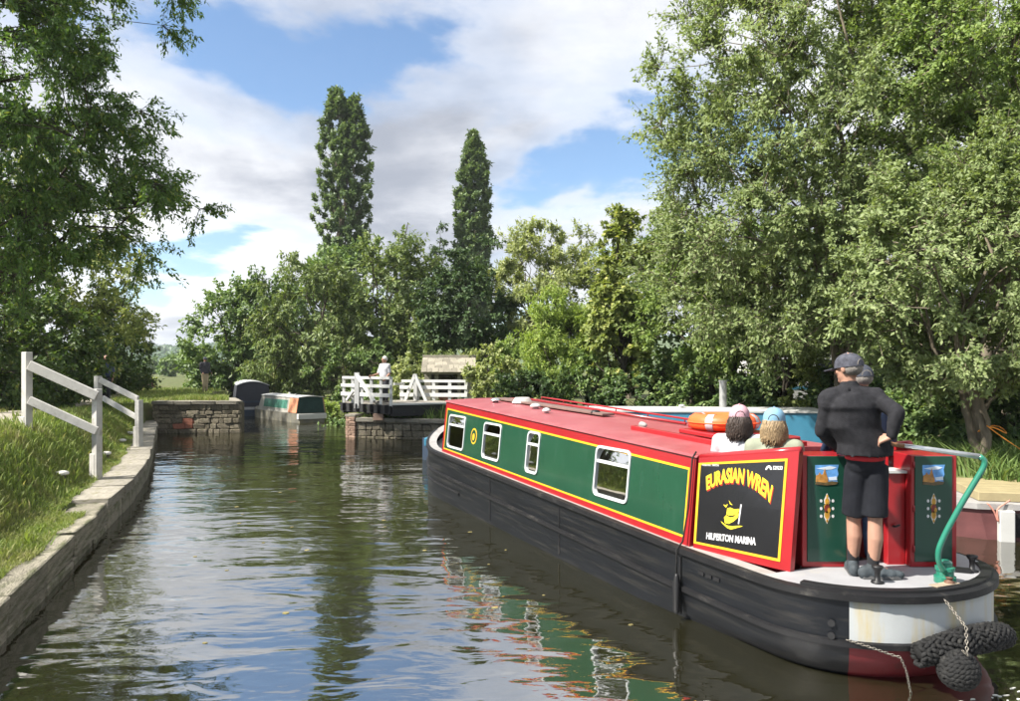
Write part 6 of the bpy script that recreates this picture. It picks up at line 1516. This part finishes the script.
m_gapd = M('hair showing through the cap opening', (.03, .02, .016), .6, .3, 40)
for (px_, Yk, seat, face_, mt, mc, mh, lb_, ln, wv, sd_, top_y) in ((739.5, 6.85, 1.03, (.22, 1, -.05), m_wht, m_pink, m_brown, 'woman in white tee and pale pink cap, dark hair, seated in the stern', .175, .03, 3, 404),
                                                          (774.5, 6.40, 1.03, (.42, 1, -.05), m_sage, m_lblue, m_blond, 'woman in sage top and light blue cap, blonde hair, seated in the stern', .17, .02, 4, 407)):
    xw = X(px_, Yk); kk_ = (Zp(top_y, Yk) - seat) / .885
    fw = Vector((.35, .94, 0)).normalized(); J = sit(xw - .01, Yk - .02, seat, fw, kk_)
    w, V, P, hm = person(lb_, J, fw, face_, m_skin2, .010, 1.03)
    cloth(w, V, 'top', top_mesh(V, fw, .40, .98), mt, .011, .003, 14, 4, sd_); cloth(w, V, 'trousers', legs_mesh(V, fw, 1.0), m_leg, .013, .002)
    for sd in 'LR': shoe(w, V, sd, m_trainer, m_sole)
    cap(w, V, P, hm, mc, 1.0, m_gapd); hair_long(w, V, P, mh, 620, ln, sd_, wv, .95)
# --- man on the bridge
zbr = ZD; fb = Vector((-.6, -.8, 0)).normalized(); pb = P1.lerp(P2, .74) + Vector((.12, .50, 0))
J, Q = stand(pb.x, pb.y, zbr, 1.50, fb, arm=.1); hx_ = PX(382, 361, pb.y)
J['wrR'] = P1.lerp(P2, .60) + Vector((0, 0, rt + .06)); J['elR'] = J['shR'].lerp(J['wrR'], .5) + Vector((.05, .05, -.10))
b, V, P, hm = person('white-haired man in pale shirt leaning on the swing bridge rail', J, fb, (-.7, -.7, -.1), m_skin, .014)
cloth(b, V, 'shirt', top_mesh(V, fb, .42, 1.05), m_wht, .015, .003); cloth(b, V, 'trousers', legs_mesh(V, fb, 1.0), m_leg, .015, .002)
for sd in 'LR': shoe(b, V, sd, m_boot, m_sole)
hb = MB(); hb.ball(P(0, -.022, .032) - V['base'], (.084, .098, .096), 14, 10, hm); hb.build('hair', M('white hair', (.60, .58, .54), .8, .1, 20), b, smooth=True)
# --- walker on the towpath
xw, yw = X(106, 25.6), 25.6; J, Q = stand(xw, yw, H(xw, yw) + .03, 1.60, Vector((.35, -.93, 0)), stance=.08); J['knL'] = Q(-.09, .16, .50); J['anL'] = Q(-.09, .12, .10); J['toeL'] = Q(-.09, .30, .06); J['anR'] = Q(.09, -.16, .12); J['toeR'] = Q(.09, .0, .04)
w, V, P, hm = person('person in dark navy top and black trousers walking on the towpath', J, (.35, -.93, 0), (.35, -.93, -.05), m_skin, .014)
m_navt = M('dark navy tee', (.060, .080, .15), .85, .2, 10)
cloth(w, V, 'top', top_mesh(V, (.35, -.93, 0), .42, 1.08), m_navt, .015, .003); cloth(w, V, 'trousers', legs_mesh(V, (.35, -.93, 0), 1.0), m_leg, .015, .002)
for sd in 'LR': shoe(w, V, sd, m_trainer, m_sole)
hb = MB(); hb.ball(P(0, -.024, .030) - V['base'], (.083, .096, .094), 14, 10, hm); hb.build('hair', m_brown, w, smooth=True)
# --- figure standing by the narrows
xw, yw = X(205, 38.0), 38.0; fs_ = Vector((.6, -.5, 0)).normalized(); J, Q = stand(xw, yw, H(xw, yw) + .01, 1.76, fs_, stance=.08, arm=.12)
w, V, P, hm = person('person in dark jacket and khaki trousers standing on the grass beyond the narrows', J, fs_, (.7, -.4, -.1), m_skin, .015)
m_khaki = M('khaki trousers', (.38, .31, .20), .85, .1, 8); m_djack = M('dark jacket', (.035, .035, .042), .8, .2, 8)
cloth(w, V, 'jacket', top_mesh(V, fs_, 1.0, 1.10, .05), m_djack, .016, .003); cloth(w, V, 'trousers', legs_mesh(V, fs_, 1.0), m_khaki, .016, .002)
for sd in 'LR': shoe(w, V, sd, m_boot, m_sole)
cap(w, V, P, hm, m_capn)

# ------------------------------------------------------------------ foam along the moving hull
r_ = random.Random(12); mb = MB(); m_foam = M('white foam', (.62, .62, .56), .6, .1, 20)
def fleck(c, a, b, rot):
    k = r_.randint(5, 8); pts = []
    for i in range(k): t = 6.2832 * i / k; q = r_.uniform(.6, 1.1); pts.append((c[0] + a * q * math.cos(t) * math.cos(rot) - b * q * math.sin(t) * math.sin(rot), c[1] + a * q * math.cos(t) * math.sin(rot) + b * q * math.sin(t) * math.cos(rot)))
    mb.prism(pts, lambda u, v, h: (u, v, h), -.004, .004)
for k in range(110):
    p = lw((r_.gauss(-.05, .5), -1.10 - abs(r_.gauss(0, .35)), 0)); fleck((p.x, p.y), r_.uniform(.006, .028), r_.uniform(.004, .010), r_.uniform(-.4, .4))
lv = MB()
for k in range(90):
    xk, yk = r_.uniform(-9, 1.5), r_.uniform(6, 24)
    dk_ = float(canal_dist(np.array([xk]), np.array([yk]))[0][0]); lx_ = wl(xk, yk)
    if dk_ > -.2 or (abs(lx_[0]) < 1.2 and lx_[1] < 10.3): continue
    a_ = r_.uniform(0, 6.28); s_ = r_.uniform(.015, .04)
    lv.prism([(xk + s_ * math.cos(a_ + t), yk + s_ * q * math.sin(a_ + t)) for t, q in ((0, 1), (1.2, .6), (2.4, .8), (3.6, .9), (5, .6))], lambda u, v, h: (u, v, h), -.003, .004)
tag(lv.build('floating_leaves', M('floating leaf litter', (.20, .17, .06), .7, .4, 3), None, fix=False), 'scattered dead leaves floating on the canal', 'leaves', kind='stuff')
tag(mb.build('foam', m_foam, None, fix=False), 'flecks of white foam along the moving narrowboat hull', 'foam', kind='stuff')

# ------------------------------------------------------------------ thin summer haze over the whole valley
hz_m = bpy.data.materials.new('thin haze'); hz_m.use_nodes = True; hn = hz_m.node_tree.nodes; hn.remove(hn['Principled BSDF'])
pv_ = hn.new('ShaderNodeVolumePrincipled'); pv_.inputs['Density'].default_value = .00028; pv_.inputs['Color'].default_value = (.86, .92, 1.0, 1); pv_.inputs['Anisotropy'].default_value = .2
hz_m.node_tree.links.new(pv_.outputs[0], hn['Material Output'].inputs['Volume'])
hz = MB().box(-2700, 2700, -2700, 2700, -6.5, 78).build('haze', hz_m)
tag(hz, 'thin pale haze lying over the far wooded hills', 'haze', kind='stuff')
